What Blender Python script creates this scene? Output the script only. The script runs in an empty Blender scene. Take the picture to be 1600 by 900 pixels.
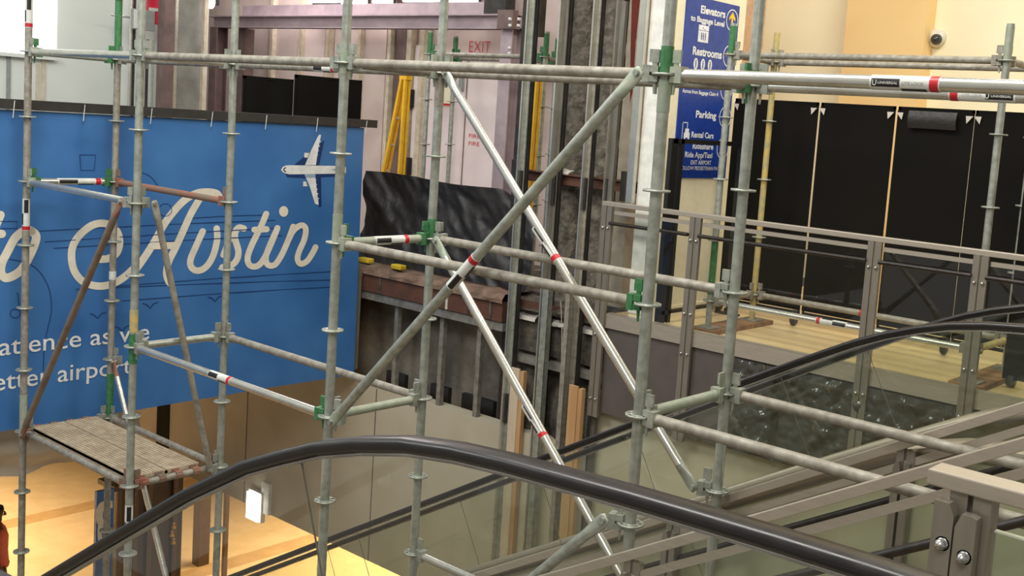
import bpy, math, random
from mathutils import Vector, Matrix, noise
random.seed(7)
SC = bpy.context.scene
COL = SC.collection
PI = math.pi

# ------------------------------------------------------------------ camera
CAM = Vector((2.83976, -3.94015, -0.21726))
YAW, PITCH, ROLL = 2.25618, 0.11416, -0.07159
FOC, PX, PY = 1744.614, 912.806, 387.811
fw = Vector((math.cos(PITCH)*math.cos(YAW), math.cos(PITCH)*math.sin(YAW), -math.sin(PITCH)))
r0 = Vector((math.sin(YAW), -math.cos(YAW), 0))
d0 = fw.cross(r0)
rt = r0*math.cos(ROLL) + d0*math.sin(ROLL)
dn = -r0*math.sin(ROLL) + d0*math.cos(ROLL)
cd = bpy.data.cameras.new('camera')
cam = bpy.data.objects.new('camera', cd)
COL.objects.link(cam)
cd.sensor_width = 36
cd.lens = FOC/1600*36
cd.shift_x = (800-PX)/1600
cd.shift_y = (PY-450)/1600
cd.clip_start = 0.05
m3 = Matrix((rt, -dn, -fw)).transposed()
cam.matrix_world = Matrix.Translation(CAM) @ m3.to_4x4()
SC.camera = cam

def at(u, v, ax, val):
    """a surveyed point: where the sight line of pixel u,v meets the real plane ax = val"""
    d = rt*((u-PX)/FOC) + dn*((v-PY)/FOC) + fw
    i = 'xyz'.index(ax)
    return CAM + d*((val-CAM[i])/d[i])

# ------------------------------------------------------------------ world, lamps, exposure
SC.view_settings.view_transform = 'Standard'
SC.view_settings.look = 'None'
SC.view_settings.exposure = 0.0
SC.view_settings.gamma = 1.0
W = bpy.data.worlds.new('world')
SC.world = W
W.use_nodes = True
W.node_tree.nodes['Background'].inputs[0].default_value = (1.0, 0.95, 0.87, 1)
W.node_tree.nodes['Background'].inputs[1].default_value = 0.42

def area(name, loc, target, sx, sy, power, color):
    l = bpy.data.lights.new(name, 'AREA')
    l.shape = 'RECTANGLE'; l.size = sx; l.size_y = sy
    l.energy = power; l.color = color
    o = bpy.data.objects.new(name, l)
    COL.objects.link(o)
    o.location = loc
    o.rotation_euler = (Vector(target)-Vector(loc)).to_track_quat('-Z', 'Y').to_euler()
    return o
area('hall_ceiling_lamp', (-1.5, -1.0, 4.6), (-1.5, 0.6, -3), 4.0, 2.0, 420, (1, .97, .9))
area('near_fill_light', (3.2, -6.5, 4.4), (-1.0, 2.0, -2.4), 3.2, 2.0, 300, (1, .96, .88))  # fill light added behind the camera to brighten the faces turned this way
area('left_daylight_lamp', (-5.5, -4.5, 3.6), (-6.5, 1.5, -1.2), 3.0, 2.0, 260, (.90, .96, 1))
area('right_warm_lamp', (0.6, 4.6, 4.4), (-0.5, 5.5, -1.9), 2.6, 1.2, 245, (1, .94, .82))
area('shaft_work_lamp', (-9.3, 4.6, 2.6), (-8.6, 5.4, -0.5), 2.4, .5, 170, (1, .93, .95))
for nm, loc, tgt, sx, sy, pw in (('lower_hall_lamp', (-15.5, 0.6, -3.3), (-15.5, .9, -7.4), 5.0, 4.0, 600), ('lower_corridor_lamp', (-9.0, 8.0, -3.6), (-9.0, 7.6, -7.4), 5.0, 3.0, 420)):
    area(nm, loc, tgt, sx, sy, pw, (1, .82, .58)).data.spread = math.radians(110)

# ------------------------------------------------------------------ materials
def s2l(c):
    return tuple((x/12.92 if x <= .04045 else ((x+.055)/1.055)**2.4) for x in c)
def rgb(r, g, b):
    return s2l((r/255, g/255, b/255))
MATS = {}
def mat(name, c1, c2=None, rough=.5, metal=0.0, scale=12, lo=.35, hi=.65, bump=0.0, bscale=40, stretch=None, emit=None, detail=4, rvar=.12):
    if name in MATS: return MATS[name]
    m = bpy.data.materials.new(name); m.use_nodes = True
    nt = m.node_tree; b = nt.nodes['Principled BSDF']
    b.inputs['Roughness'].default_value = rough
    b.inputs['Metallic'].default_value = metal
    c2 = c2 or tuple(x*.82 for x in c1)
    geo = nt.nodes.new('ShaderNodeNewGeometry')
    src = geo.outputs['Position']
    if stretch:
        mp = nt.nodes.new('ShaderNodeMapping'); mp.inputs['Scale'].default_value = stretch
        nt.links.new(src, mp.inputs[0]); src = mp.outputs[0]
    n = nt.nodes.new('ShaderNodeTexNoise'); n.inputs['Scale'].default_value = scale; n.inputs['Detail'].default_value = detail
    nt.links.new(src, n.inputs['Vector'])
    rp = nt.nodes.new('ShaderNodeValToRGB')
    rp.color_ramp.elements[0].position = lo; rp.color_ramp.elements[0].color = (*c1, 1)
    rp.color_ramp.elements[1].position = hi; rp.color_ramp.elements[1].color = (*c2, 1)
    nt.links.new(n.outputs[0], rp.inputs[0]); nt.links.new(rp.outputs[0], b.inputs['Base Color'])
    mr = nt.nodes.new('ShaderNodeMapRange')
    mr.inputs[3].default_value = max(.03, rough-rvar); mr.inputs[4].default_value = min(1, rough+rvar)
    nt.links.new(n.outputs[0], mr.inputs[0]); nt.links.new(mr.outputs[0], b.inputs['Roughness'])
    if bump:
        n2 = nt.nodes.new('ShaderNodeTexNoise'); n2.inputs['Scale'].default_value = bscale; n2.inputs['Detail'].default_value = 5
        nt.links.new(src, n2.inputs['Vector'])
        bp = nt.nodes.new('ShaderNodeBump'); bp.inputs['Strength'].default_value = bump; bp.inputs['Distance'].default_value = .02
        nt.links.new(n2.outputs[0], bp.inputs['Height']); nt.links.new(bp.outputs[0], b.inputs['Normal'])
    if emit:
        b.inputs['Emission Color'].default_value = (*emit[0], 1); b.inputs['Emission Strength'].default_value = emit[1]
    MATS[name] = m
    return m
def glass_mat(name, tint, rough=.02, ior=1.45):
    m = bpy.data.materials.new(name); m.use_nodes = True
    nt = m.node_tree
    for n in list(nt.nodes): nt.nodes.remove(n)
    out = nt.nodes.new('ShaderNodeOutputMaterial')
    tr = nt.nodes.new('ShaderNodeBsdfTransparent'); tr.inputs[0].default_value = (*tint, 1)
    gl = nt.nodes.new('ShaderNodeBsdfGlossy'); gl.inputs['Roughness'].default_value = rough
    lw = nt.nodes.new('ShaderNodeLayerWeight'); lw.inputs[0].default_value = .5
    pw_ = nt.nodes.new('ShaderNodeMath'); pw_.operation = 'POWER'; pw_.inputs[1].default_value = 5
    fr = nt.nodes.new('ShaderNodeMath'); fr.operation = 'MULTIPLY_ADD'; fr.inputs[1].default_value = .9; fr.inputs[2].default_value = .035
    nt.links.new(lw.outputs['Facing'], pw_.inputs[0]); nt.links.new(pw_.outputs[0], fr.inputs[0])
    mx = nt.nodes.new('ShaderNodeMixShader')
    nt.links.new(fr.outputs[0], mx.inputs[0]); nt.links.new(tr.outputs[0], mx.inputs[1]); nt.links.new(gl.outputs[0], mx.inputs[2])
    nt.links.new(mx.outputs[0], out.inputs[0])
    MATS[name] = m
    return m
galv = mat('galvanised_steel', rgb(176, 180, 170), rgb(140, 145, 134), .42, .5, 22, .3, .7, rvar=.05)
galv2 = mat('weathered_galvanised_steel', rgb(160, 156, 144), rgb(124, 118, 106), .58, .25, 22, .3, .7)
galvs = mat('shiny_galvanised_steel', rgb(206, 205, 196), rgb(192, 191, 182), .27, .78, 7, rvar=.03, detail=1)
green = mat('green_paint', rgb(44, 108, 58), rgb(74, 122, 84), .5, 0, 30, .4, .7)
greenish = mat('worn_green_paint', rgb(142, 156, 136), rgb(164, 165, 150), .55, .2, 24)
rust = mat('rusty_steel', rgb(150, 92, 74), rgb(120, 108, 92), .75, .2, 14, .35, .65)
yellowp = mat('worn_yellow_paint', rgb(198, 170, 92), rgb(160, 156, 120), .55, .1, 18)
deckm = mat('scaffold_deck_steel', rgb(196, 180, 154), rgb(170, 152, 126), .6, .1, 16)
s_white = mat('sticker_white', rgb(212, 214, 208), None, .4)
s_black = mat('sticker_black', rgb(28, 27, 27), None, .4)
s_red = mat('sticker_red', rgb(190, 30, 44), None, .4)
s_grey = mat('sticker_grey_print', rgb(150, 150, 148), None, .5)
stain = mat('brushed_stainless', rgb(180, 170, 156), rgb(170, 160, 146), .34, .45, 60, .3, .7, stretch=(.15, 1, 1))
staind = mat('dark_stainless', rgb(146, 139, 127), rgb(134, 127, 115), .36, .5, 40, .3, .7, stretch=(1, 1, .15))
rubber = mat('black_rubber_handrail', rgb(26, 24, 24), rgb(32, 29, 28), .33, 0, 20)
blackrail = mat('dark_handrail_bar', rgb(52, 46, 42), rgb(38, 34, 31), .4, .3, 30)
chrome = mat('guide_steel', rgb(190, 190, 190), None, .25, .9)
glass = glass_mat('clear_glass', (.965, .972, .955))
glassg = glass_mat('greenish_glass', (.95, .965, .93))
glassedge = mat('glass_edge', rgb(196, 206, 186), None, .2)
bannerm = mat('banner_blue_vinyl', rgb(66, 120, 180), rgb(46, 98, 158), .42, 0, 1.6, .3, .7, bump=.12, bscale=3)
bannerdk = mat('banner_dark_print', rgb(20, 62, 122), None, .5)
letterm = mat('banner_cream_print', rgb(228, 222, 205), rgb(214, 208, 192), .5)
whitep = mat('banner_white_print', rgb(232, 234, 234), None, .5)
planeshade = mat('plane_blue_grey_print', rgb(150, 178, 200), None, .5)
planeshadow = mat('plane_shadow_print', rgb(16, 54, 110), None, .5)
barblack = mat('dark_bar', rgb(62, 60, 58), None, .5, .3)
blackfab = mat('black_fabric', rgb(15, 13, 10), rgb(22, 20, 16), .85, 0, 3, .3, .7, bump=.1, bscale=5)
blackfab.node_tree.nodes['Principled BSDF'].inputs['Specular IOR Level'].default_value = .15
tarpm = mat('black_tarp_plastic', rgb(30, 27, 25), rgb(44, 40, 37), .48, 0, 2.5, .3, .7, bump=.4, bscale=14)
concrete = mat('rough_concrete', rgb(98, 92, 82), rgb(62, 57, 50), .9, 0, 9, .35, .65, bump=.9, bscale=22)
fireproof = mat('fireproofing', rgb(138, 130, 117), rgb(92, 86, 76), .95, 0, 14, .35, .65, bump=1.0, bscale=30)
brownconc = mat('brown_dusty_concrete', rgb(132, 106, 88), rgb(98, 80, 66), .9, 0, 6, bump=.6, bscale=24)
masonry = mat('stained_masonry', rgb(126, 119, 107), rgb(78, 73, 66), .9, 0, 2.2, .35, .65, bump=.6, bscale=16)
brownst = mat('red_brown_steel', rgb(104, 66, 50), rgb(78, 54, 44), .7, .1, 6, .3, .7, bump=.2, bscale=30)
pinksteel = mat('primed_purple_steel', rgb(176, 158, 162), rgb(156, 140, 146), .6, .1, 5)
pinksteel_d = mat('primed_dark_steel', rgb(118, 96, 92), rgb(98, 80, 78), .6, .1, 6)
darksteel = mat('dark_mill_steel', rgb(58, 54, 50), rgb(40, 37, 35), .6, .3, 8)
greysteel = mat('grey_rail_steel', rgb(126, 122, 112), rgb(96, 90, 82), .5, .45, 14, stretch=(1, 1, .2))
studm = mat('stud_track', rgb(150, 148, 140), rgb(122, 119, 110), .5, .4, 14)
creamstud = mat('cream_stud', rgb(206, 194, 172), rgb(186, 172, 150), .7)
drywall = mat('pinkish_drywall', rgb(208, 190, 182), rgb(188, 168, 160), .85, 0, 1.8, .35, .7)
doorm = mat('pale_door_paint', rgb(230, 214, 214), rgb(222, 206, 206), .5, 0, 3)
fasciam = mat('dark_fascia_panel', rgb(92, 84, 80), rgb(82, 75, 71), .5, 0, 5)
beige = mat('beige_drywall', rgb(190, 182, 162), rgb(178, 170, 148), .85, 0, 2.2, .3, .7)
cladm = mat('escalator_cladding', rgb(206, 204, 174), rgb(196, 193, 162), .6, 0, 2)
creamwall = mat('cream_wall', rgb(240, 232, 200), rgb(235, 226, 192), .85, 0, 1.5)
ochrewall = mat('ochre_wall', rgb(238, 206, 148), rgb(233, 199, 140), .85, 0, 1.5)
peachwall = mat('peach_wall', rgb(232, 196, 164), None, .85)
palewall = mat('pale_grey_green_wall', rgb(214, 220, 213), rgb(206, 212, 205), .8, 0, 1.2)
slabm = mat('grey_slab', rgb(120, 114, 104), None, .85)
platfloor = mat('tan_terrazzo', rgb(220, 196, 150), rgb(204, 178, 130), .34, 0, 3)
orangefl = mat('warm_terrazzo', rgb(228, 196, 146), rgb(216, 182, 130), .35, 0, 4, .3, .7)
orangefl2 = mat('brown_terrazzo_band', rgb(206, 164, 108), None, .35, 0, 4)
yellowfg = mat('yellow_fibreglass', rgb(236, 186, 30), rgb(222, 166, 22), .45)
woodm = mat('plywood', rgb(196, 158, 112), rgb(178, 138, 94), .7, 0, 10, stretch=(1, 1, .12))
woodp = mat('pale_board', rgb(206, 188, 164), rgb(190, 170, 146), .7, 0, 10, stretch=(1, 1, .12))
plankm = mat('sill_plank', rgb(150, 112, 74), rgb(116, 84, 54), .75, 0, 9, stretch=(.2, 1, 1))
redp = mat('alarm_red', rgb(206, 48, 66), None, .45)
greybox = mat('grey_box', rgb(146, 150, 146), None, .5)
pylonw = mat('pylon_white', rgb(236, 228, 200), rgb(230, 221, 190), .6)
pyloncap = mat('pylon_grey_white', rgb(232, 232, 224), None, .6)
signblue = mat('sign_blue', rgb(30, 62, 150), rgb(26, 54, 134), .4)
signwhite = mat('sign_white', rgb(236, 238, 240), None, .5)
signgold = mat('sign_gold', rgb(244, 196, 44), None, .5)
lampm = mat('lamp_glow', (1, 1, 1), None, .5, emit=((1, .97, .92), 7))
windowm = mat('window_glow', (1, 1, 1), None, .5, emit=((1, 1, .98), 1.6))
sheetm = mat('grey_plastic_sheet', rgb(226, 216, 200), rgb(204, 194, 178), .4, 0, 3, bump=.3, bscale=6)
wrapm = mat('shiny_dark_plastic', rgb(72, 71, 65), rgb(60, 59, 54), .06, 0, 2, rvar=.02)
kioskm = mat('kiosk_dark', rgb(44, 34, 26), rgb(60, 46, 34), .4, 0, 5)
kioskb = mat('kiosk_brown', rgb(92, 70, 50), None, .5)
goldm = mat('gold_letter', rgb(230, 176, 40), None, .35, .3)
skybl = mat('board_blue', rgb(50, 116, 196), None, .4)
boardw = mat('board_white', rgb(226, 232, 226), None, .4)
casterm = mat('caster_black', rgb(40, 40, 38), None, .5)
domew = mat('camera_white', rgb(226, 222, 206), None, .4)
domeb = mat('camera_smoke', rgb(52, 54, 56), None, .1)
foamy = mat('yellow_foam', rgb(216, 186, 40), rgb(190, 160, 30), .6)
whiteg = mat('white_grout', rgb(206, 200, 190), None, .8)
skin = mat('skin', rgb(128, 84, 62), None, .5)
hairm = mat('black_hair', rgb(26, 20, 18), None, .6)
coral = mat('coral_shirt', rgb(230, 124, 120), None, .8)
jean = mat('dark_trousers', rgb(40, 44, 58), None, .8)
shoem = mat('shoe_black', rgb(30, 28, 28), None, .6)

# ------------------------------------------------------------------ mesh helpers
WL = {}          # world location of every object built (all unrotated)
def tag(o, label=None, cat=None, group=None, kind=None):
    if label: o['label'] = label
    if cat: o['category'] = cat
    if group: o['group'] = group
    if kind: o['kind'] = kind
    return o
def put(o, loc, parent=None):
    loc = Vector(loc)
    COL.objects.link(o)
    if parent is not None:
        o.parent = parent
        o.location = loc - WL[parent.name]
    else:
        o.location = loc
    WL[o.name] = loc
    return o
def empty(name, loc, label, cat, group=None):
    o = bpy.data.objects.new(name, None)
    o.empty_display_size = .2
    put(o, loc)
    return tag(o, label, cat, group)
def basis(d):
    d = Vector(d).normalized()
    a = Vector((0, 0, 1)) if abs(d.z) < .95 else Vector((1, 0, 0))
    x = d.cross(a).normalized(); y = x.cross(d).normalized()
    return x, y, d
class MB:
    def __init__(s): s.v = []; s.f = []; s.sm = []
    def add(s, vs, fs, smooth=False):
        n = len(s.v); s.v += [Vector(p) for p in vs]
        s.f += [tuple(i+n for i in f) for f in fs]; s.sm += [smooth]*len(fs); return s
    def box(s, lo, hi):
        (a, b, c), (d, e, f) = lo, hi
        a, d = min(a, d), max(a, d); b, e = min(b, e), max(b, e); c, f = min(c, f), max(c, f)
        return s.add([(a,b,c),(d,b,c),(d,e,c),(a,e,c),(a,b,f),(d,b,f),(d,e,f),(a,e,f)],
                     [(0,3,2,1),(4,5,6,7),(0,1,5,4),(1,2,6,5),(2,3,7,6),(3,0,4,7)])
    def obox(s, c, x, y, z, hx, hy, hz):
        c, x, y, z = map(Vector, (c, x, y, z))
        vs = [c + x*(hx*i) + y*(hy*j) + z*(hz*k) for k in (-1, 1) for (i, j) in ((-1,-1),(1,-1),(1,1),(-1,1))]
        return s.add(vs, [(0,3,2,1),(4,5,6,7),(0,1,5,4),(1,2,6,5),(2,3,7,6),(3,0,4,7)])
    def bar(s, p0, p1, w, h, up=None):
        p0, p1 = Vector(p0), Vector(p1); d = (p1-p0); L = d.length; d.normalize()
        if up is None: x, y, _ = basis(d)
        else:
            y = Vector(up) - d*Vector(up).dot(d); y.normalize(); x = d.cross(y)
        return s.obox((p0+p1)/2, x, y, d, w/2, h/2, L/2)
    def tube(s, p0, p1, r, n=14, r1=None, caps=True):
        p0, p1 = Vector(p0), Vector(p1); x, y, d = basis(p1-p0); r1 = r if r1 is None else r1
        vs = []
        for p, q in ((p0, r), (p1, r1)):
            vs += [p + (x*math.cos(2*PI*i/n) + y*math.sin(2*PI*i/n))*q for i in range(n)]
        s.add(vs, [(i, (i+1) % n, n+(i+1) % n, n+i) for i in range(n)], True)
        if caps: s.add(vs, [tuple(range(n))[::-1], tuple(range(n, 2*n))])
        return s
    def path(s, pts, sec, closed=True, caps=True, upv=(0, 0, 1), side=None):
        """sweep a section (list of (a,b): a along side, b along normal) along pts"""
        n = len(sec); vs = []
        for i, p in enumerate(pts):
            t = (Vector(pts[min(i+1, len(pts)-1)]) - Vector(pts[max(i-1, 0)])).normalized()
            sd = Vector(side) if side is not None else t.cross(Vector(upv)).normalized()
            nn = (t.cross(sd) if side is not None else sd.cross(t)).normalized()
            vs += [Vector(p) + sd*a + nn*b for a, b in sec]
        fs = []
        for i in range(len(pts)-1):
            for j in range(n if closed else n-1):
                k = (j+1) % n
                fs.append((i*n+j, i*n+k, (i+1)*n+k, (i+1)*n+j))
        s.add(vs, fs, True)
        if caps and closed:
            s.add(vs[:n], [tuple(range(n))[::-1]]); s.add(vs[-n:], [tuple(range(n))])
        return s
    def lathe(s, prof, n=16, c=(0, 0, 0), ax='z'):
        vs = []; c = Vector(c)
        for r, h in prof:
            for i in range(n):
                a = 2*PI*i/n; p = (r*math.cos(a), r*math.sin(a), h)
                if ax == 'y': p = (p[0], p[2], p[1])
                if ax == 'x': p = (p[2], p[0], p[1])
                vs.append(c+Vector(p))
        fs = [(k*n+i, k*n+(i+1) % n, (k+1)*n+(i+1) % n, (k+1)*n+i) for k in range(len(prof)-1) for i in range(n)]
        return s.add(vs, fs, True)
    def prism(s, poly, ax, a, b):
        """extrude a 2-D polygon (in the two other axes, in order) between a and b along ax"""
        def P(q, h):
            return {'x': (h, q[0], q[1]), 'y': (q[0], h, q[1]), 'z': (q[0], q[1], h)}[ax]
        n = len(poly)
        vs = [P(q, a) for q in poly] + [P(q, b) for q in poly]
        return s.add(vs, [tuple(range(n))[::-1], tuple(range(n, 2*n))] + [(i, (i+1) % n, n+(i+1) % n, n+i) for i in range(n)])
    def grid(s, f, nu, nv, smooth=True):
        vs = [f(i/nu, j/nv) for j in range(nv+1) for i in range(nu+1)]
        w = nu+1
        return s.add(vs, [(j*w+i, j*w+i+1, (j+1)*w+i+1, (j+1)*w+i) for j in range(nv) for i in range(nu)], smooth)
    def mesh(s, name, m, origin):
        me = bpy.data.meshes.new(name)
        me.from_pydata([p-origin for p in s.v], [], s.f)
        me.polygons.foreach_set('use_smooth', s.sm)
        me.materials.append(m)
        me.update()
        return me
    def build(s, name, m, parent=None, label=None, cat=None, group=None, kind=None, origin=None, bevel=0):
        if origin is None:
            lo = [min(p[i] for p in s.v) for i in range(3)]; hi = [max(p[i] for p in s.v) for i in range(3)]
            origin = Vector([(a+b)/2 for a, b in zip(lo, hi)])
            if parent is None: origin.z = lo[2]
        me = s.mesh(name, m, Vector(origin))
        o = bpy.data.objects.new(name, me)
        put(o, origin, parent)
        tag(o, label, cat, group, kind)
        if bevel:
            b = o.modifiers.new('bevel', 'BEVEL'); b.width = bevel; b.segments = 2; b.limit_method = 'ANGLE'; b.angle_limit = math.radians(40)
        return o
def clone(o, loc, parent=None, rz=0):
    c = o.copy(); put(c, loc, parent)
    if rz: c.rotation_euler = (0, 0, rz)
    return c
def shared(name, me, loc, parent, rz=0, label=None):
    o = bpy.data.objects.new(name, me); put(o, loc, parent)
    if rz: o.rotation_euler = (0, 0, rz)
    if label: o['label'] = label
    return o
def box(name, lo, hi, m, parent=None, **k):
    return MB().box(lo, hi).build(name, m, parent, **k)
def channel(p0, p1, w, d, face, t=.004):
    """C-channel between p0 and p1, web facing `face`"""
    b = MB(); p0, p1 = Vector(p0), Vector(p1); ax = (p1-p0).normalized(); f = Vector(face); sd = ax.cross(f).normalized()
    b.bar(p0, p1, w, t, f)
    for q in (-1, 1):
        o = sd*(q*(w/2-t/2)) - f*(d/2)
        b.bar(p0+o, p1+o, t, d, f)
    return b
def text_mesh(s, bold=0.0):
    c = bpy.data.curves.new('lettering', 'FONT'); c.body = s; c.size = 1; c.offset = bold; c.resolution_u = 3
    o = bpy.data.objects.new('lettering_source', c); COL.objects.link(o)
    bpy.context.view_layer.update()
    me = bpy.data.meshes.new_from_object(o.evaluated_get(bpy.context.evaluated_depsgraph_get()))
    COL.objects.unlink(o); bpy.data.objects.remove(o); bpy.data.curves.remove(c)
    return me
def lettering(name, s, p_left, p_right, height, up, normal, m, parent, bold=0.012, cap=.73, lift=.003, label=None, surf=None):
    """flat text with its baseline from p_left to p_right; `height` is the capital height"""
    me = text_mesh(s, bold)
    xs = [v.co.x for v in me.vertices]; x0, x1 = min(xs), max(xs)
    p_left, p_right = Vector(p_left), Vector(p_right)
    dx = (p_right-p_left)/(x1-x0); dy = Vector(up)*(height/cap)
    off = Vector(normal)*lift
    org = p_left+off
    for v in me.vertices:
        v.co = dx*(v.co.x-x0) + dy*v.co.y
        if surf: w_ = org+v.co; v.co.x = surf(w_.y, w_.z)+lift-org.x
    words = s.split(' ')
    ends = []                                  # where each word ends, so that every word is a piece of its own
    for k in range(len(words)-1):
        pm = text_mesh(' '.join(words[:k+1]), bold)
        ends.append((max(v.co.x for v in pm.vertices)-x0)*dx.length + 1e-4); bpy.data.meshes.remove(pm)
    dn_ = dx.normalized()
    groups = [([], {}) for _ in words]
    for p in me.polygons:
        c = sum(((me.vertices[i].co).dot(dn_) for i in p.vertices), 0.0)/len(p.vertices)
        k = sum(c > e for e in ends)
        fs, ix = groups[k]
        fs.append([ix.setdefault(i, len(ix)) for i in p.vertices])
    for fs, ix in groups:
        b = MB(); b.add([me.vertices[i].co+org for i in ix], fs)
        o = b.build(name, m, parent, label=label)
    bpy.data.meshes.remove(me)
    return o
def smooth_line(pts, k=6):
    out = []
    P = [pts[0]]+list(pts)+[pts[-1]]
    for i in range(1, len(P)-2):
        a, b, c, d = P[i-1], P[i], P[i+1], P[i+2]
        for j in range(k):
            t = j/k
            out.append(tuple(.5*((2*b[n]) + (-a[n]+c[n])*t + (2*a[n]-5*b[n]+4*c[n]-d[n])*t*t + (-a[n]+3*b[n]-3*c[n]+d[n])*t**3) for n in range(2)))
    out.append(tuple(pts[-1]))
    return out
def ribbon(b, pts, w, to3, layer=0.0, k=6, round_caps=True):
    """flat stroke of width w through smoothed 2-D pts; to3(p, layer) gives the point in space"""
    q = smooth_line(pts, k) if k > 1 else pts
    vs = []
    for i, p in enumerate(q):
        a = q[max(i-1, 0)]; c = q[min(i+1, len(q)-1)]
        dx, dy = c[0]-a[0], c[1]-a[1]; L = math.hypot(dx, dy) or 1
        nx, ny = -dy/L*w/2, dx/L*w/2
        vs += [to3((p[0]+nx, p[1]+ny), layer), to3((p[0]-nx, p[1]-ny), layer)]
    b.add(vs, [(2*i, 2*i+1, 2*i+3, 2*i+2) for i in range(len(q)-1)])
    if round_caps:
        for p in (q[0], q[-1]):
            b.add([to3((p[0]+w/2*math.cos(2*PI*i/14), p[1]+w/2*math.sin(2*PI*i/14)), layer+.0004) for i in range(14)], [tuple(range(14))])
    return b
X, Y, Z = Vector((1, 0, 0)), Vector((0, 1, 0)), Vector((0, 0, 1))

# ------------------------------------------------------------------ structure
FL, LOW = -1.9, -7.4
def struct(name, lo, hi, m):
    return tag(box(name, lo, hi, m), kind='structure')
struct('floor', (-3.12, 3.66, FL-.12), (5.0, 8.0, FL), platfloor)
struct('floor', (-6.3, 4.05, FL-.12), (-3.12, 5.5, FL), concrete)                 # platform opposite
struct('floor', (-16, -6.0, FL-.12), (-6.34, 5.5, FL), slabm)                    # floor behind the banner
struct('floor', (1.95, -7.0, FL-.3), (6.0, -1.7, FL), slabm)                     # our side
struct('floor', (-34, -9, LOW-.2), (6, 16, LOW), orangefl)                       # lower level
for i, xx in enumerate((-11.6, -15.2, -19.0)):
    struct('trim_%d' % (i+1), (xx-.18, -9, LOW), (xx+.18, 16, LOW+.004), orangefl2)
struct('ceiling', (-34, -9, FL-1.12), (-6.34, 3.62, FL-.12), slabm)              # slab under the floor behind the banner
struct('ceiling', (-34, 4.35, FL-1.3), (5, 16, FL-.95), slabm)
struct('wall_left', (-10.1, -6, FL), (-9.8, 3.86, 5), palewall)
struct('wall_shaft_side', (-16.2, 3.86, FL), (-16, 5.7, 5), pinksteel_d)
struct('wall_back', (-4.35, 8.0, FL), (7, 8.2, 5), creamwall)
struct('wall_shaft', (-16, 5.5, FL), (-4.35, 5.7, 5), drywall)
struct('wall_return', (-4.55, 5.7, FL), (-4.35, 8.2, 5), peachwall)
struct('wall_lower_end', (-34.2, -9, LOW), (-34, 16, FL), beige)
struct('wall_lower_back', (-34, 16, LOW), (6, 16.2, FL), beige)
# pilaster of the back wall with its ochre face
p0 = at(1325, 0, 'y', 7.75).x; p1 = at(1450, 0, 'y', 7.75).x
struct('trim_4', (p0, 7.75, FL), (p1, 8.0, 5), ochrewall)

# bulkhead of the lower level
def bulkhead():
    b = MB()
    b.box((-12.5, 3.7, -5.1), (-3.18, 3.86, -3.18))
    b.box((-3.18, 3.7, -5.1), (4.5, 3.86, -2.6))
    return tag(b.build('wall_bulkhead', beige), kind='structure')
bk = bulkhead()
for xx in (-8.43, -6.1, -3.2, -1.0, 1.2):
    box('joint_strip', (xx-.004, 3.694, -5.1), (xx+.004, 3.701, -3.2 if xx < -3.2 else -2.78), fasciam, bk)
box('opening', (-10.45, 3.69, -4.95), (-10.15, 3.71, -4.2), blackfab, bk)
box('edge_post', (-8.03, 3.66, -5.1), (-7.88, 3.70, -4.72), pyloncap, bk)

# window in the left wall
wn = tag(box('window_1', (-9.8, at(-160, 60, 'x', -9.8).y, .05), (-9.76, at(86, 60, 'x', -9.8).y, 1.9), windowm), kind='structure')
box('window_sill', (-9.8, WL['window_1'].y-1.6, 0.02), (-9.73, at(86, 60, 'x', -9.8).y, .06), palewall, wn)

# platform fascia, channel
fas = tag(box('trim_6', (-3.02, 3.60, -2.74), (4.5, 3.66, -1.98), fasciam), kind='structure')
box('channel', (-3.02, 3.575, -1.985), (4.5, 3.66, -1.86), stain, fas)
for xx in (-2.16, -.6, .2, 1.7):
    box('joint_strip', (xx-.006, 3.594, -2.74), (xx+.006, 3.602, -1.98), s_black, fas)

# masonry under the shaft edge, with the steel ledge and stud tracks
msn = tag(MB().box((-9, 4.0, -3.3), (-3.05, 4.3, -2.0)).build('wall_masonry', masonry), kind='structure')
led = tag(MB().box((-9, 3.64, -2.17), (-4.30, 3.95, -1.98)).build('trim_7', brownst), kind='structure')
def slab_top(b, x0, x1, y0, y1, z0, z1, n=60):
    def f(u, w):
        x = x0+(x1-x0)*u
        jag = .018*math.sin(x*9)+.014*math.sin(x*23+1)+.01*math.sin(x*57)
        prof = [(y0+.01, z0), (y0+.015+jag*.6, z0+(z1-z0)*.5), (y0+.05+jag, z1), (y1, z1+.01)]
        k = min(int(w*3+.001), 3)
        return Vector((x, prof[k][0], prof[k][1]+jag*.4*(k > 0)))
    return b.grid(f, n, 3, False)
slab_top(MB(), -9, -4.28, 3.60, 4.0, -1.985, -1.90).build('concrete_edge', brownconc, led)
box('track', (-9, 3.66, -2.26), (-4.3, 3.82, -2.18), studm, led)
for xx in (-6.05, -5.35, -5.05, -4.75, -4.45):
    box('weld_plate', (xx-.012, 3.628, -2.165), (xx+.012, 3.645, -1.99), whiteg if xx in (-5.05,) else concrete, led)
led2 = tag(MB().box((-4.30, 3.80, -2.42), (-3.05, 4.0, -2.02)).build('trim_8', concrete), kind='structure')
slab_top(MB(), -4.28, -3.05, 3.72, 4.1, -2.02, -1.93, 40).build('concrete_edge', concrete, led2)
for a, c in ((-4.25, -3.98), (-3.86, -3.52), (-3.42, -3.2)):
    slab_top(MB(), a, c, 3.74, 3.80, -2.12, -2.07, 14).build('grout_drip', whiteg, led2)
box('track', (-4.3, 3.72, -2.52), (-3.05, 3.80, -2.45), studm, led2)
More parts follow.
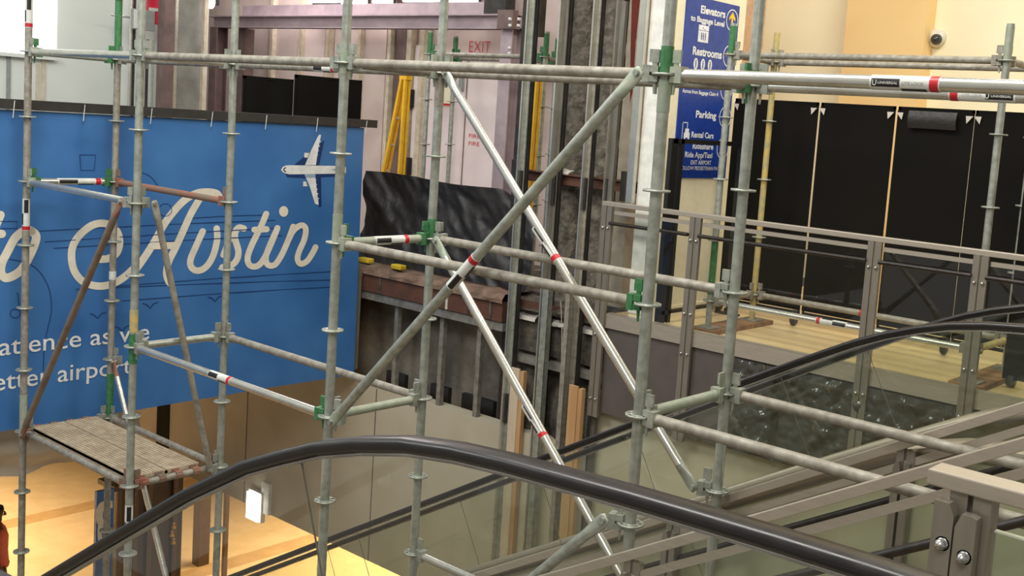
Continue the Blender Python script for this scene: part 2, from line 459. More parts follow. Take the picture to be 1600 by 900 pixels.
# studs below the ledge: each a separate thing hanging between the tracks
for u, v in ((620, 530), (690, 560), (747, 590)):
    x = at(u, v, 'y', 3.74).x
    channel((x, 3.72, -3.22), (x, 3.72, -2.26), .055, .05, -Y).build('stud', studm, msn)
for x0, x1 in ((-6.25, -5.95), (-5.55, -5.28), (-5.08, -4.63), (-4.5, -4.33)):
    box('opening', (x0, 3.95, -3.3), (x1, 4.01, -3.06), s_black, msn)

# ------------------------------------------------------------------ scaffold kit
B = .71457
PR = .0265
FX = {4: 0.0, 3: -2.17617, 2: -4.35603, 1: -6.02344, 5: 2.17617}
def rosette_mesh():
    b = MB(); n = 24
    for r0_, r1_ in ((.026, .037), (.053, .0615)):
        prof = [(r0_, -.005), (r1_, -.005), (r1_, .005), (r0_, .005), (r0_, -.005)]
        b.lathe(prof, n)
    for k in range(8):
        a = k*PI/4; w = .0105 if k % 2 else .008
        d = Vector((math.cos(a), math.sin(a), 0)); s_ = Vector((-d.y, d.x, 0))
        b.obox(d*.045, d, s_, Z, .010, w, .0048)
    return b.mesh('rosette', galv, Vector((0, 0, 0)))
ROS = rosette_mesh()
def head_mesh(m):
    """ledger end: slotted cast head with its wedge, for a ledger running along +x from the post axis"""
    b = MB()
    for z0, z1 in ((.007, .034), (-.034, -.007)):
        b.add([(.031, -.017, z0), (.072, -.026, z0), (.072, .026, z0), (.031, .017, z0),
               (.031, -.017, z1), (.072, -.026, z1), (.072, .026, z1), (.031, .017, z1)],
              [(0,3,2,1),(4,5,6,7),(0,1,5,4),(1,2,6,5),(2,3,7,6),(3,0,4,7)])
    b.box((.066, -.028, -.036), (.098, .028, .036))
    b.add([(.042, -.004, -.085), (.050, -.004, -.085), (.068, -.004, .10), (.040, -.004, .10),
           (.042, .004, -.085), (.050, .004, -.085), (.068, .004, .10), (.040, .004, .10)],
          [(0,3,2,1),(4,5,6,7),(0,1,5,4),(1,2,6,5),(2,3,7,6),(3,0,4,7)])
    b.box((.034, -.006, .05), (.076, .006, .105))
    return b.mesh('wedge_head', m, Vector((0, 0, 0)))
HEAD = {m.name: head_mesh(m) for m in (galv, green, greenish, rust, galv2)}
def sticker(tube_obj, p, d, r, L, flip=False, words=False):
    """sleeve label on a tube: white sleeve, black patch and red band"""
    d = Vector(d).normalized()
    if flip: d = -d
    q = Vector(p)
    st = MB().tube(q-d*(L/2), q+d*(L/2), r+.0012, 16).build('sticker', s_white, tube_obj)
    e = q+d*(L*.36)
    MB().tube(e, q+d*(L*.48), r+.0022, 16).build('sticker', s_red, tube_obj, label='red band of the sticker')
    toward = (CAM-q); toward -= d*toward.dot(d); toward.normalize()
    sd = d.cross(toward)
    for a0, a1, th0, th1 in ((-.47, -.06, -.55, .55), (-.04, .32, .75, 1.6)):
        b = MB()
        def f(u, w, a0=a0, a1=a1, th0=th0, th1=th1):
            th = th0+(th1-th0)*w
            return q + d*(L*(a0+(a1-a0)*u)) + (toward*math.cos(th)+sd*math.sin(th))*(r+.0022)
        b.grid(f, 1, 8).build('sticker', s_black, tube_obj, label='black patch of the sticker')
    if words:
        u2 = sd if sd.z > 0 else -sd
        dd = d if (d.dot(rt) > 0) else -d
        def at_d(t): return q + d*(L*t) + toward*(r+.002)
        def line(s, ta, tb, h, m):
            pa, pb = at_d(ta), at_d(tb)
            if (pb-pa).dot(dd) < 0: pa, pb = pb, pa
            lettering('lettering', s, pa-u2*h*.5, pb-u2*h*.5, h, u2, toward, m, tube_obj, lift=.0015)
        if d.dot(dd) > 0:
            line('U', -.45, -.39, r*.8, s_white); line('UNIVERSAL', -.37, -.08, r*.36, s_white); line('LITE LOCK', -.02, .29, r*.42, s_grey)
        else:
            line('U', -.12, -.06, r*.8, s_white); line('UNIVERSAL', -.45, -.15, r*.36, s_white); line('LITE LOCK', -.02, .29, r*.42, s_grey)

def standard(tower, x, y, z0, z1, ks, m=galv, bands=(), zr=0.0, foot=True, name='standard', label=None):
    b = MB().tube((x, y, z0), (x, y, z1), PR, 16)
    o = b.build(name, m, tower, label=label)
    for k in ks:
        shared('rosette', ROS, (x, y, zr-.5*k), o)
    for za, zb, mm in bands:
        MB().tube((x, y, za), (x, y, zb), PR+.0022, 16, caps=True).build('painted_band', mm, o)
    if foot:
        box('base_plate', (x-.08, y-.08, z0-.012), (x+.08, y+.08, z0), galv2, o)
    return o
def ledger(tower, p0, p1, m=galv2, hm0=galv, hm1=None, r=.0255, name='ledger', label=None):
    p0, p1 = Vector(p0), Vector(p1); d = (p1-p0).normalized(); hm1 = hm1 or hm0
    o = MB().tube(p0+d*.085, p1-d*.085, r, 16).build(name, m, tower, label=label)
    a = math.atan2(d.y, d.x)
    shared('wedge_head', HEAD[hm0.name], p0, o, a)
    shared('wedge_head', HEAD[hm1.name], p1, o, a+PI)
    return o
def brace(tower, p0, p1, m=galvs, off=Vector((0, 0, 0)), r=.0245, tip=galv, label=None):
    """diagonal with flattened pinned ends; p0, p1 are the rosette centres, off pushes it to the outer face"""
    p0, p1 = Vector(p0), Vector(p1)
    hd = Vector((p1.x-p0.x, p1.y-p0.y, 0)).normalized()
    a = p0 + hd*.105 + off; c = p1 - hd*.105 + off
    d = (c-a).normalized(); n_ = Vector((-hd.y, hd.x, 0)); s_ = d.cross(n_)
    o = MB().tube(a+d*.13, c-d*.13, r, 16).build('brace', m, tower, label=label)
    for e, q, base in ((a, d, p0), (c, -d, p1)):
        b = MB()
        # flattening transition then flat eye
        vs = []
        nn = 12
        ring = [(math.cos(2*PI*i/nn), math.sin(2*PI*i/nn)) for i in range(nn)]
        for t, rs, rn in ((.135, r, r), (.095, r*1.12, r*.75), (.055, r*1.25, r*.3), (0, r*1.2, r*.26), (-.022, r*.8, r*.26)):
            vs += [e + q*t + s_*(cx*rs) + n_*(cy*rn) for cx, cy in ring]
        fs = [(k*nn+i, k*nn+(i+1) % nn, (k+1)*nn+(i+1) % nn, (k+1)*nn+i) for k in range(4) for i in range(nn)]
        fs.append(tuple(range(4*nn, 5*nn)))
        b.add(vs, fs, True)
        b.build('brace_eye', tip, o)
        MB().tube(e-n_*.022, e+n_*.022, .014, 12).build('pin', galv, o)
        sgn = 1 if base is p0 else -1
        shared('wedge_head', HEAD['galvanised_steel'], base, o, math.atan2(hd.y*sgn, hd.x*sgn) + (.35 if off.length > 0 else 0))
    return o

# ------------------------------------------------------------------ main scaffold
def steps_z(x):                       # surface of the stair flight the scaffold stands on
    return FL if x > 2.2 else max(LOW, FL - .17*math.ceil((2.2-x)/.295 - 1e-6))
tower = empty('scaffold_tower', (-2.2, .36, steps_z(-2.2)), 'tall galvanised tube and ring scaffold filling the escalator opening', 'scaffold')
def F(i, k): return Vector((FX[i], 0, -.5*k))
def K(i, k): return Vector((FX[i], B, -.5*k))
post = {}
gb = {('F', 4): [(0.008, .12, green), (-.16, -.02, greenish)], ('B', 4): [(.01, .075, green)],
      ('F', 3): [(-1.0, -.84, greenish), (-.06, .07, greenish)], ('B', 3): [(-.99, -.88, green), (-.2, .02, galv2)],
      ('F', 2): [(-2.12, -1.91, green), (-1.90, -1.74, yellowp)], ('B', 2): [(-2.0, -1.92, galv2)],
      ('F', 1): [(-3.0, -2.7, greenish)], ('B', 1): [(.012, .9, green), (-2.98, -2.62, green)]}
for row, y in (('F', 0.0), ('B', B)):
    for i in (1, 2, 3, 4, 5):
        x = FX[i]; zb = steps_z(x)+.012
        ks = [k for k in range(-2, 14) if -.5*k > zb+.1]
        m = galv if (row, i) not in (('B', 1), ('F', 1)) else galv2
        post[row, i] = standard(tower, x, y, zb, 1.25, ks, m, gb.get((row, i), ()))
Lg = {}
for i in (1, 2, 3, 4):
    sh = galvs if i == 4 else galv2
    Lg['F0', i] = ledger(tower, F(i, 0), F(i+1, 0), sh if i != 1 else galvs, greenish if i == 4 else galv, r=.027 if i == 4 else .0255)
    Lg['B0', i] = ledger(tower, K(i, 0), K(i+1, 0), sh, galv, r=.0255)
for i, m, h in ((1, greenish, green), (2, galvs, galv), (3, galv2, greenish), (4, galv2, green)):
    ledger(tower, F(i, 0), K(i, 0), m, h, name='transom')
ledger(tower, F(1, 2), F(2, 2), galvs, greenish, galv)
t_ = ledger(tower, F(1, 2), K(1, 2), galvs, green, name='transom')
sticker(t_, F(1, 2).lerp(K(1, 2), .58), Y, .0255, .36)
ledger(tower, K(1, 2), K(2, 2), rust, rust, label='rusty ledger')
ledger(tower, F(3, 2), F(4, 2), galv2, greenish, green)
t_ = ledger(tower, F(3, 2), K(3, 2), greenish, green, name='transom')
sticker(t_, F(3, 2).lerp(K(3, 2), .55), Y, .0255, .26)
ledger(tower, K(3, 2), K(4, 2), galv2, galv, galv)
t_ = ledger(tower, F(2, 4), F(3, 4), galvs, galv, green)
sticker(t_, F(2, 4).lerp(F(3, 4), .5), X, .0255, .24)
ledger(tower, F(2, 4), K(2, 4), galv, galv, name='transom')
ledger(tower, K(2, 4), K(3, 4), galv2, galv)
ledger(tower, F(3, 4), K(3, 4), greenish, galv, name='transom')
ledger(tower, F(4, 3), K(4, 3), greenish, greenish, name='transom')
ledger(tower, F(4, 3), F(5, 3), galv2, galv)
ledger(tower, K(4, 3), K(5, 3), galv2, galv)
ledger(tower, F(1, 6), F(2, 6), galv2, rust)
ledger(tower, K(1, 6), K(2, 6), galv2, galv)
ledger(tower, F(2, 6), K(2, 6), galv2, rust, name='transom')
ledger(tower, F(1, 6), K(1, 6), galv2, galv, name='transom')
ledger(tower, K(3, 6), K(4, 6), galvs, galv)
fo = Vector((0, -.058, 0)); bo = Vector((0, -.058, 0))
b1 = brace(tower, F(4, 0), F(3, 4), galv, fo, .0265, greenish)
qb = at(724, 428, 'y', fo.y).x
sticker(b1, Vector((qb, fo.y, 2*(qb+.105)/(-FX[3]-.21))), Vector((-FX[3]-.21, 0, 2)), .0265, .24)
b2 = brace(tower, K(3, 0), K(4, 4), galvs, bo, .0255, galv)
sticker(b2, K(3, 0).lerp(K(4, 4), .455)+bo, K(4, 4)-K(3, 0), .0255, .24)
b3 = brace(tower, K(3, 2), K(4, 6), galvs, bo, .0255, greenish)
sticker(b3, K(3, 2).lerp(K(4, 6), .455)+bo, K(4, 6)-K(3, 2), .0255, .22)
brace(tower, F(2, 2), F(1, 6), mat('dirty_brown_steel', rgb(134, 120, 104), rgb(116, 96, 82), .65, .2, 8), fo, .0245, rust, label='dirty brown brace with rusty ends')
brace(tower, F(2, 2), K(2, 6), galv2, Vector((.045, 0, 0)), .022, galv2)
brace(tower, K(1, 5), at(300, 1005, 'y', B), galvs, Vector((0, -.03, 0)), .022, rust)
brace(tower, F(4, 4), F(3, 8), galv, fo, .0265, galv)
sticker(Lg['F0', 4], Vector((at(1417, 125, 'y', 0).x, 0, 0)), X, .027, .27, words=True)
sticker(Lg['B0', 4], Vector((at(1537, 146, 'y', B).x, B, 0)), -X, .0255, .28, words=True)
sticker(Lg['B0', 2], Vector((at(509, 108, 'y', B).x, B, 0)), X, .0255, .22)
sticker(post['F', 1], Vector((FX[1], 0, .30)), -Z, PR, .24)
sticker(post['F', 1], Vector((FX[1], 0, -1.26)), -Z, PR, .25)
sticker(post['F', 2], Vector((FX[2], 0, -3.27)), -Z, PR, .26)
MB().tube((FX[1], B, -1.82), (FX[1], B, -1.75), PR+.002, 16).build('tape_band', s_white, post['B', 1], label='white tape band')

# deck of two ribbed steel planks hooked over the transoms
deck = empty('scaffold_deck', (-5.2, .36, -2.99), 'ribbed steel walking deck hooked between the four left scaffold posts', 'scaffold deck')
for j, (y0, y1) in enumerate(((.045, .300), (.312, .570))):
    b = MB(); n = 9
    x0, x1, zt = FX[1]+.05, FX[2]-.05, -2.958
    b.box((x0, y0, zt-.03), (x1, y1, zt-.008))
    b.box((x0, y0, zt-.055), (x1, y0+.006, zt)); b.box((x0, y1-.006, zt-.055), (x1, y1, zt))
    for k in range(n):
        yy = y0+.02+(y1-y0-.04)*k/(n-1)
        b.box((x0, yy-.008, zt-.009), (x1, yy+.008, zt))
    pk = b.build('plank', deckm, deck)
    for xe, sg in ((x0, -1), (x1, 1)):
        for yy in (y0+.06, y1-.06):
            h = MB()
            for t in range(6):
                a0, a1 = PI*t/6*1.1, PI*(t+1)/6*1.1
                c_ = Vector((xe+sg*.05, yy, -3.0))
                q0_ = c_+Vector((-sg*math.cos(a0)*.032, 0, math.sin(a0)*.032)); q1_ = c_+Vector((-sg*math.cos(a1)*.032, 0, math.sin(a1)*.032))
                h.bar(q0_, q1_, .05, .008)
            h.bar((xe-sg*.02, yy, zt-.02), (xe+sg*.02, yy, zt-.01), .05, .02)
            h.build('hook', rust, pk)

# ------------------------------------------------------------------ banner
BX = -6.24
ban = empty('banner', (BX, 1.4, -3.05), 'large blue welcome banner hung from a dark bar behind the left scaffold posts', 'banner')
ytop0, ytop1 = at(0, 160, 'x', BX).y-1.9, at(575, 195, 'x', BX).y
zt, zb = -.46, -3.06
def bw(y, z):
    return BX + .009*math.sin(y*3.2+z)+.004*math.sin(y*7+2*z) + .02*math.exp(-((y-ytop1)/.12)**2)
def bsurf(y, z):
    return BX-.06+(bw(y, z)-BX)*(1-.75*(z-zb)/(zt-zb))
def bf(u, w):
    y = ytop0+(ytop1-ytop0)*u; z = zb+(zt-zb)*w
    return Vector((bsurf(y, z), y, z))
bsh = MB().grid(bf, 60, 24).build('fabric', bannerm, ban)
box('hanging_bar', (BX-.07, ytop0-.1, -.455), (BX-.03, at(588, 190, 'x', BX-.05).y, -.375), barblack, ban)
for u in (20, 130, 235, 330, 415, 495, 572):
    y = at(u, 180, 'x', BX-.03).y
    MB().tube((BX-.026, y, -.52), (BX-.022, y+.01, -.385), .004, 6).build('cable_tie', s_white, ban)
PXB = BX-.06
def to3(p, lift):
    q = at(p[0], p[1], 'x', PXB); q.x = bsurf(q.y, q.z)+.003+lift
    return q
def stroke(name, pts, w, m=letterm, lift=0.0, k=6, caps=True, label=None):
    return ribbon(MB(), pts, w, to3, lift, k, caps).build(name, m, bsh, label=label)
def C1(P): return [(x/4.738, 280+y/4.738) for x, y in P]
def C2(P): return [(200+x/4.5, 270+y/4.5) for x, y in P]
stroke('lettering', C1([(235,385),(268,420),(255,490),(205,600),(160,670),(100,715),(40,730),(8,690),(15,620),(60,530),(110,440),(160,395),(200,378),(235,385)]), 13.5, label='letter o')
stroke('lettering', C1([(5,265),(-60,420),(-110,600),(-95,700),(-30,700),(20,600)]), 13, label='letter t of the first word')
stroke('lettering', C1([(-90,412),(14,405)]), 13, lift=.001)
A_ = ribbon(MB(), C1([(742,592),(800,585),(860,545),(882,470),(868,395),(820,345),(750,325),(670,345),(590,410),(540,490),(528,580),(550,680),(610,755),(700,788),(800,782),(900,735),(1000,650)]) + C2([(50,680),(110,600),(180,490),(250,365),(325,265),(400,190),(480,145),(560,135),(620,145),(640,165)]), 11.6, to3)
ribbon(A_, C2([(505,180),(440,290),(385,410),(335,520),(285,620),(268,700),(280,755),(302,785)]), 11, to3, .001)
ribbon(A_, C2([(165,513),(250,512),(335,510)]), 11, to3, .002, 2)
A_.build('lettering', letterm, bsh, label='letter A with its swash')
stroke('lettering', C2([(525,412),(480,510),(438,610),(445,665),(490,688),(550,660),(600,580),(628,470),(625,392)]), 10.2, label='letter u')
s_ = ribbon(MB(), C2([(815,392),(780,386),(755,420),(757,475),(778,550),(768,610),(730,650),(665,665)]), 10, to3)
s_.build('lettering', letterm, bsh, label='letter s')
stroke('lettering', C2([(668,580),(700,500),(755,420)]), 8, lift=.001)
t2 = ribbon(MB(), C2([(970,288),(930,385),(870,510),(842,600),(860,652),(910,655),(955,605),(1005,495),(1048,388)]), 9.4, to3)
t2.build('lettering', letterm, bsh, label='letter t of the place name')
stroke('lettering', C2([(888,400),(972,396)]), 9.6, lift=.001, k=2)
i2 = ribbon(MB(), C2([(1048,388),(1000,495),(968,590),(980,645),(1030,645),(1080,570),(1128,460),(1158,378)]), 9.2, to3, .002)
i2.build('lettering', letterm, bsh, label='letter i')
MB().add([to3((200+1091/4.5+7.2*math.cos(a*PI/10), 270+271/4.5+8.4*math.sin(a*PI/10)), .002) for a in range(20)], [tuple(range(20))]).build('lettering', letterm, bsh, label='dot of the letter i')
stroke('lettering', C2([(1120,480),(1160,405),(1215,368),(1246,395),(1235,470),(1200,550),(1188,605),(1210,640),(1255,620),(1290,570),(1315,522)]), 9.0, lift=.003, label='letter n')
def on(u, v): return at(u, v, 'x', PXB)
hcap = (on(100, 528)-on(100, 556)).length
e1 = on(232, 529.5); s1 = on(-14, 557.5); s1.z = e1.z
lettering('lettering', 'patience as we', s1 + (s1-e1)*.04, e1, .155, Z, X, whitep, bsh, .004, lift=.006, surf=bsurf, label='white line of text patience as we')
e2 = on(204, 582); s2 = on(-34, 608); s2.z = e2.z
lettering('lettering', 'better airport', s2, e2, .155, Z, X, whitep, bsh, .004, lift=.006, surf=bsurf, label='white line of text better airport')
# fine dark line drawings: stave lines, arcs, birds, note
dl = MB()
for v0, v1, u0, u1 in ((361,344,62,430), (378,356,70,440), (388,368,84,440), (452,437,118,520), (447,424,180,520), (470,448,190,520), (341,336,300,420)):
    ribbon(dl, [(u0, v0), ((u0+u1)/2, (v0+v1)/2-1), (u1, v1)], 1.4, to3, .0, 3, False)
ribbon(dl, [(15,405),(45,412),(65,428),(78,455),(81,485),(76,510),(70,540),(68,580)], 1.5, to3, 0, 5, False)
ribbon(dl, [(0,346),(27,346),(27,357),(2,357)], 1.4, to3, 0, 1, False)
ribbon(dl, [(124,242),(149,242),(147,266),(126,266),(124,242)], 1.4, to3, 0, 1, False)
for cu, cv in ((152, 492), (234, 476), (336, 466), (190, 512)):
    ribbon(dl, [(cu-12,cv-2),(cu-5,cv),(cu,cv+5),(cu+5,cv-1),(cu+13,cv-4)], 1.8, to3, 0, 4, False)
ribbon(dl, [(24+8*math.cos(a*PI/8), 490+7*math.sin(a*PI/8)) for a in range(17)], 1.6, to3, 0, 1, False)
ribbon(dl, [(31,486),(28,458),(25,458)], 1.6, to3, 0, 1, False)
ribbon(dl, [(258+10*math.cos(a*PI/8), 328+10*math.sin(a*PI/8)) for a in range(17)], 1.2, to3, 0, 1, False)
ribbon(dl, [(222,270),(235,276),(246,290),(252,300)], 1.3, to3, 0, 4, False)
dl.build('line_drawing', bannerdk, bsh)
# aeroplane print
def C3(P): return [(420+x/6.664, 195+y/6.664) for x, y in P]
def poly(name, pts, m, lift, parent, label=None):
    b = MB(); P = [to3(p, lift) for p in pts]
    b.add(P, [tuple(range(len(P)))])
    return b.build(name, m, parent, label=label)
pshadow = [(560,170),(575,165),(520,430),(760,525),(790,535),(540,545),(545,850),(520,860),(470,560),(190,545),(160,500)]
poly('aeroplane_shadow', C3(pshadow), planeshadow, .000, bsh)
pl = poly('aeroplane', C3([(122,468),(140,438),(170,424),(210,420),(740,428),(800,440),(800,500),(740,508),(210,515),(165,505),(140,492)]), whitep, .002, bsh, label='white aeroplane seen from above')
def sub(pts, m, lift, name):
    b = MB(); P = [to3(p, lift) for p in C3(pts)]; b.add(P, [tuple(range(len(P)))]); return b.build(name, m, bsh)
sub([(373,420),(430,280),(510,115),(525,100),(540,108),(515,230),(486,418)], whitep, .0012, 'aeroplane_wing')
sub([(368,515),(478,515),(495,680),(515,830),(495,830),(475,815),(425,650)], whitep, .0012, 'aeroplane_wing')
sub([(368,513),(480,513),(482,550),(384,550)], planeshade, .0024, 'wing_shade')
sub([(366,292),(418,292),(400,342),(366,340)], whitep, .001, 'engine')
sub([(355,590),(385,590),(400,640),(353,640)], whitep, .001, 'engine')
sub([(642,466),(700,456),(700,476)], planeshade, .003, 'tail_fin')
stroke('cockpit_window', C3([(175,445),(155,455),(152,470),(160,482),(175,487)]), 1.6, s_black, .003, 4, False)
for k in range(5):
    t = k/4
    sub([(536-52*t, 172+190*t-4), (542-44*t, 172+190*t), (536-52*t, 172+190*t+8), (500-16*t, 172+190*t+4)], whitep, .0016, 'flap_fairing')
    sub([(482+30*t, 570+195*t-4), (492+30*t, 572+195*t), (482+30*t, 570+195*t+8), (462+20*t, 572+195*t)], whitep, .0016, 'flap_fairing')

# drooping plastic sheet under the banner
def pf(u, w):
    y = -1.6+2.95*u
    sag = .40+.20*math.sin(PI*min(1, max(0, (y+1.1)/2.9)))
    z = -3.03 - sag*(1-w)
    return Vector((-6.5 - .10*math.sin(w*9+y*2)*(.3+.7*(1-w)) - .25*(1-w), y, z+.02*math.sin(y*13)*(1-w)))
MB().grid(pf, 40, 12).build('plastic_sheet', sheetm, label='creased grey plastic sheet sagging below the banner', cat='sheet')

# ------------------------------------------------------------------ escalators
jm = mat('joint_seal', rgb(96, 92, 78), None, .5)
def escalator(prof, y_near, y_far, label, glass_m, joints, off, cladding, clad_joints, x_end):
    esc = empty('escalator', (prof[-1][0], (y_near+y_far)/2, FL-.3), label, 'escalator')
    P = [Vector((x, 0, z)) for x, z in prof]
    # arc-length table, normals
    S = [0.0]
    for a, b in zip(P, P[1:]): S.append(S[-1]+(b-a).length)
    def pt(s):
        s = min(max(s, 0), S[-1])
        for i in range(len(P)-1):
            if s <= S[i+1] or i == len(P)-2:
                t = (s-S[i])/(S[i+1]-S[i]); return P[i].lerp(P[i+1], t), i
    def nrm(s):
        a, _ = pt(s-.15); b, _ = pt(s+.15); d = (b-a).normalized(); return Vector((-d.z, 0, d.x))
    NS = 70
    ss = [S[-1]*i/NS for i in range(NS+1)]
    for yy, nm in ((y_near, 'near'), (y_far, 'far')):
        path = [pt(s)[0]+Vector((0, yy, 0)) for s in ss]
        sec = [(.031, -.010), (.034, .001), (.031, .010), (.022, .015), (-.022, .015), (-.031, .010), (-.034, .001), (-.031, -.010), (-.022, -.017), (.022, -.017)]
        hr = MB().path(path, sec, side=Y).build('handrail', rubber, esc)
        low = [p - nrm(s)*.023 for p, s in zip(path, ss)]
        MB().path(low, [(.012, -.005), (.012, .006), (-.012, .006), (-.012, -.005)], side=Y).build('guide_strip', chrome, hr)
        js = [0]+[s for s in joints if 0 < s < S[-1]]+[S[-1]]
        for a, b in zip(js, js[1:]):
            n = max(2, int((b-a)/.12)); g = MB()
            for side_y in (-.005, .005):
                vs = []
                for i in range(n+1):
                    s = a+.004+(b-a-.008)*i/n; q = pt(s)[0]; nn = nrm(s)
                    vs += [q-nn*.028+Vector((0, yy+side_y, 0)), q-nn*off+Vector((0, yy+side_y, 0))]
                g.add(vs, [(2*i, 2*i+2, 2*i+3, 2*i+1) if side_y < 0 else (2*i, 2*i+1, 2*i+3, 2*i+2) for i in range(n)])
            gp = g.build('glass_panel', glass_m, esc)
            if a > 0:
                q = pt(a)[0]; nn = nrm(a)
                MB().bar(q-nn*.028+Vector((0, yy, 0)), q-nn*off+Vector((0, yy, 0)), .003, .004, Y).build('glass_joint', jm, gp)
        # stainless deck
        dk = [p - nrm(s)*(off+.02) for p, s in zip(path, ss)]
        out = -.07 if nm == 'near' else .07
        MB().path([p+Vector((0, out*.4, 0)) for p in dk], [(.10, -.03), (.10, .02), (.09, .03), (-.09, .03), (-.10, .02), (-.10, -.03)], side=Y).build('deck', stain, esc)
        ysk = yy + (-.10 if nm == 'near' else .10)
        if cladding:
            cj = [0]+list(clad_joints)+[S[-1]]
            for a, b in zip(cj, cj[1:]):
                n = max(2, int((b-a)/.15)); c_ = MB()
                for dy in (0, .015):
                    vs = []
                    for i in range(n+1):
                        s = a+.004+(b-a-.008)*i/n; q = pt(s)[0]; nn = nrm(s)
                        vs += [q-nn*(off+.045)+Vector((0, ysk+dy, 0)), q-nn*(off+1.25)+Vector((0, ysk+dy, 0))]
                    c_.add(vs, [(2*i, 2*i+2, 2*i+3, 2*i+1) for i in range(n)])
                c_.build('cladding_panel', cladm, esc)
    # inner truss body and steps
    c_ = MB()
    for i in range(NS):
        pass
    core = [pt(s)[0]-nrm(s)*(off+.40) for s in ss]
    MB().path([p+Vector((0, (y_near+y_far)/2, 0)) for p in core], [(y_far-y_near)/2*k*1.0 and ((y_far-y_near)/2*k, h) for k, h in ((.9, -.75), (.9, .0), (-.9, .0), (-.9, -.75))], side=Y).build('truss', darksteel, esc)
    x = x_end
    zf = lambda x_: min((pt(s)[0]-nrm(s)*(off+.33)).z for s in ss if abs((pt(s)[0]-nrm(s)*(off+.33)).x-x_) < .35)
    for k in range(14):
        xs = x_end - .4*k
        try: z = zf(xs)
        except ValueError: break
        MB().box((xs-.4, y_near+.12, z-.2), (xs+.02, y_far-.12, z)).build('step', greysteel, esc)
    return esc
near_prof = [(-6.5, -5.44), (-3.5, -3.58), (-2.2, -2.775), (-1.2, -2.155), (-.632, -1.803), (-.195, -1.53), (.143, -1.32), (.437, -1.158), (.698, -1.052), (.864, -1.002), (1.018, -.965), (1.18, -.942), (1.331, -.93), (1.661, -.913), (1.936, -.904), (2.169, -.9), (2.6, -.9), (3.4, -.9)]
far_prof = [(-7.5, -5.66), (-4.0, -3.70), (-2.15, -2.665), (-1.25, -2.16), (-.25, -1.60), (.30, -1.30), (.52, -1.185), (.70, -1.105), (.86, -1.05), (1.03, -1.005), (1.25, -.975), (1.5, -.965), (1.9, -.962), (2.6, -.962)]
e_near = escalator(near_prof, -2.28, -3.28, 'near escalator with arched black handrail across the bottom of the view', glass, (4.3, 6.35, 8.35, 10.0), .56, False, (), 2.2)
e_far = escalator(far_prof, .97, 1.97, 'far escalator with two black handrails behind the scaffold', glassg, (1.5, 3.3, 5.1, 6.95, 8.75), .53, True, (1.2, 3.5, 5.8, 7.95), 1.9)

# ------------------------------------------------------------------ stair flight between the escalators
st = empty('staircase', (-2.2, .36, LOW), 'dark stair flight carrying the scaffold between the two sloping railings', 'stairs')
nst = int(round((FL-LOW)/.17))
for k in range(nst):
    x1 = 2.2-.295*k
    z = FL-.17*(k+1)
    if z < LOW+.01: break
    box('step', (x1-.295, -.1, z-.17), (x1, .86, z), slabm, st)
struct('floor', (2.2, -1.7, FL-.3), (6.0, 3.6, FL), slabm)

# ------------------------------------------------------------------ railings
def double_post(parent, x, y, z0, z1, w=.10, gap=.014, t=.03, m=staind, bolts=(), name='post'):
    b = MB()
    hw = (w-gap)/2
    b.box((x-w/2, y-t/2, z0), (x-gap/2, y+t/2, z1)); b.box((x+gap/2, y-t/2, z0), (x+w/2, y+t/2, z1))
    b.box((x-gap/2, y-.004, z0), (x+gap/2, y+.004, z1))
    o = b.build(name, m, parent)
    for bz in bolts:
        for sx in (-1, 1):
            MB().lathe([(0, -.018), (.009, -.016), (.013, -.008), (.013, 0)], 10, (x+sx*w*.27, y-t/2, bz), 'y').build('bolt', chrome, o)
    return o
# level railing along the opposite platform
YR = 3.58
rl = empty('railing', (-.5, YR, FL), 'level stainless railing with glass panels along the far platform edge', 'railing')
MB().box((-3.12, YR-.03, -.935), (4.4, YR+.03, -.895)).build('top_rail', stain, rl, bevel=.004)
posts_x = (-3.06, -2.15, -.60, .17, 1.75, 3.3)
for x in posts_x:
    double_post(rl, x, YR-.02, -2.78, -.935, .105, bolts=(-1.12, -1.72, -2.05, -2.62))
for a, b in zip(posts_x, posts_x[1:]):
    MB().box((a+.06, YR-.012, -1.0), (b-.06, YR+.012, -.968)).build('mid_rail', stain, rl)
    MB().tube((a+.05, YR-.05, -1.075), (b-.05, YR-.05, -1.075), .016, 10).build('dark_handrail', blackrail, rl)
    MB().box((a+.05, YR-.006, -1.86), (b-.05, YR+.006, -1.0)).build('glass_panel', glass, rl)
# plastic wrap in front of the fascia
def wf(u, w):
    x = -1.75+2.6*u; z = -2.72+.72*w
    k = .020*abs(noise.noise((x*2.6+z, z*2.2-x*.6, 1))) + .050*abs(noise.noise((x*6-z*4, z*5+x*3, 4))) + .034*abs(noise.noise((x*13+z*3, z*11, 9)))
    return Vector((x, 3.588-k, z))
MB().grid(wf, 170, 56, True).build('plastic_wrap', wrapm, label='crumpled shiny dark plastic covering the platform fascia', cat='sheet')

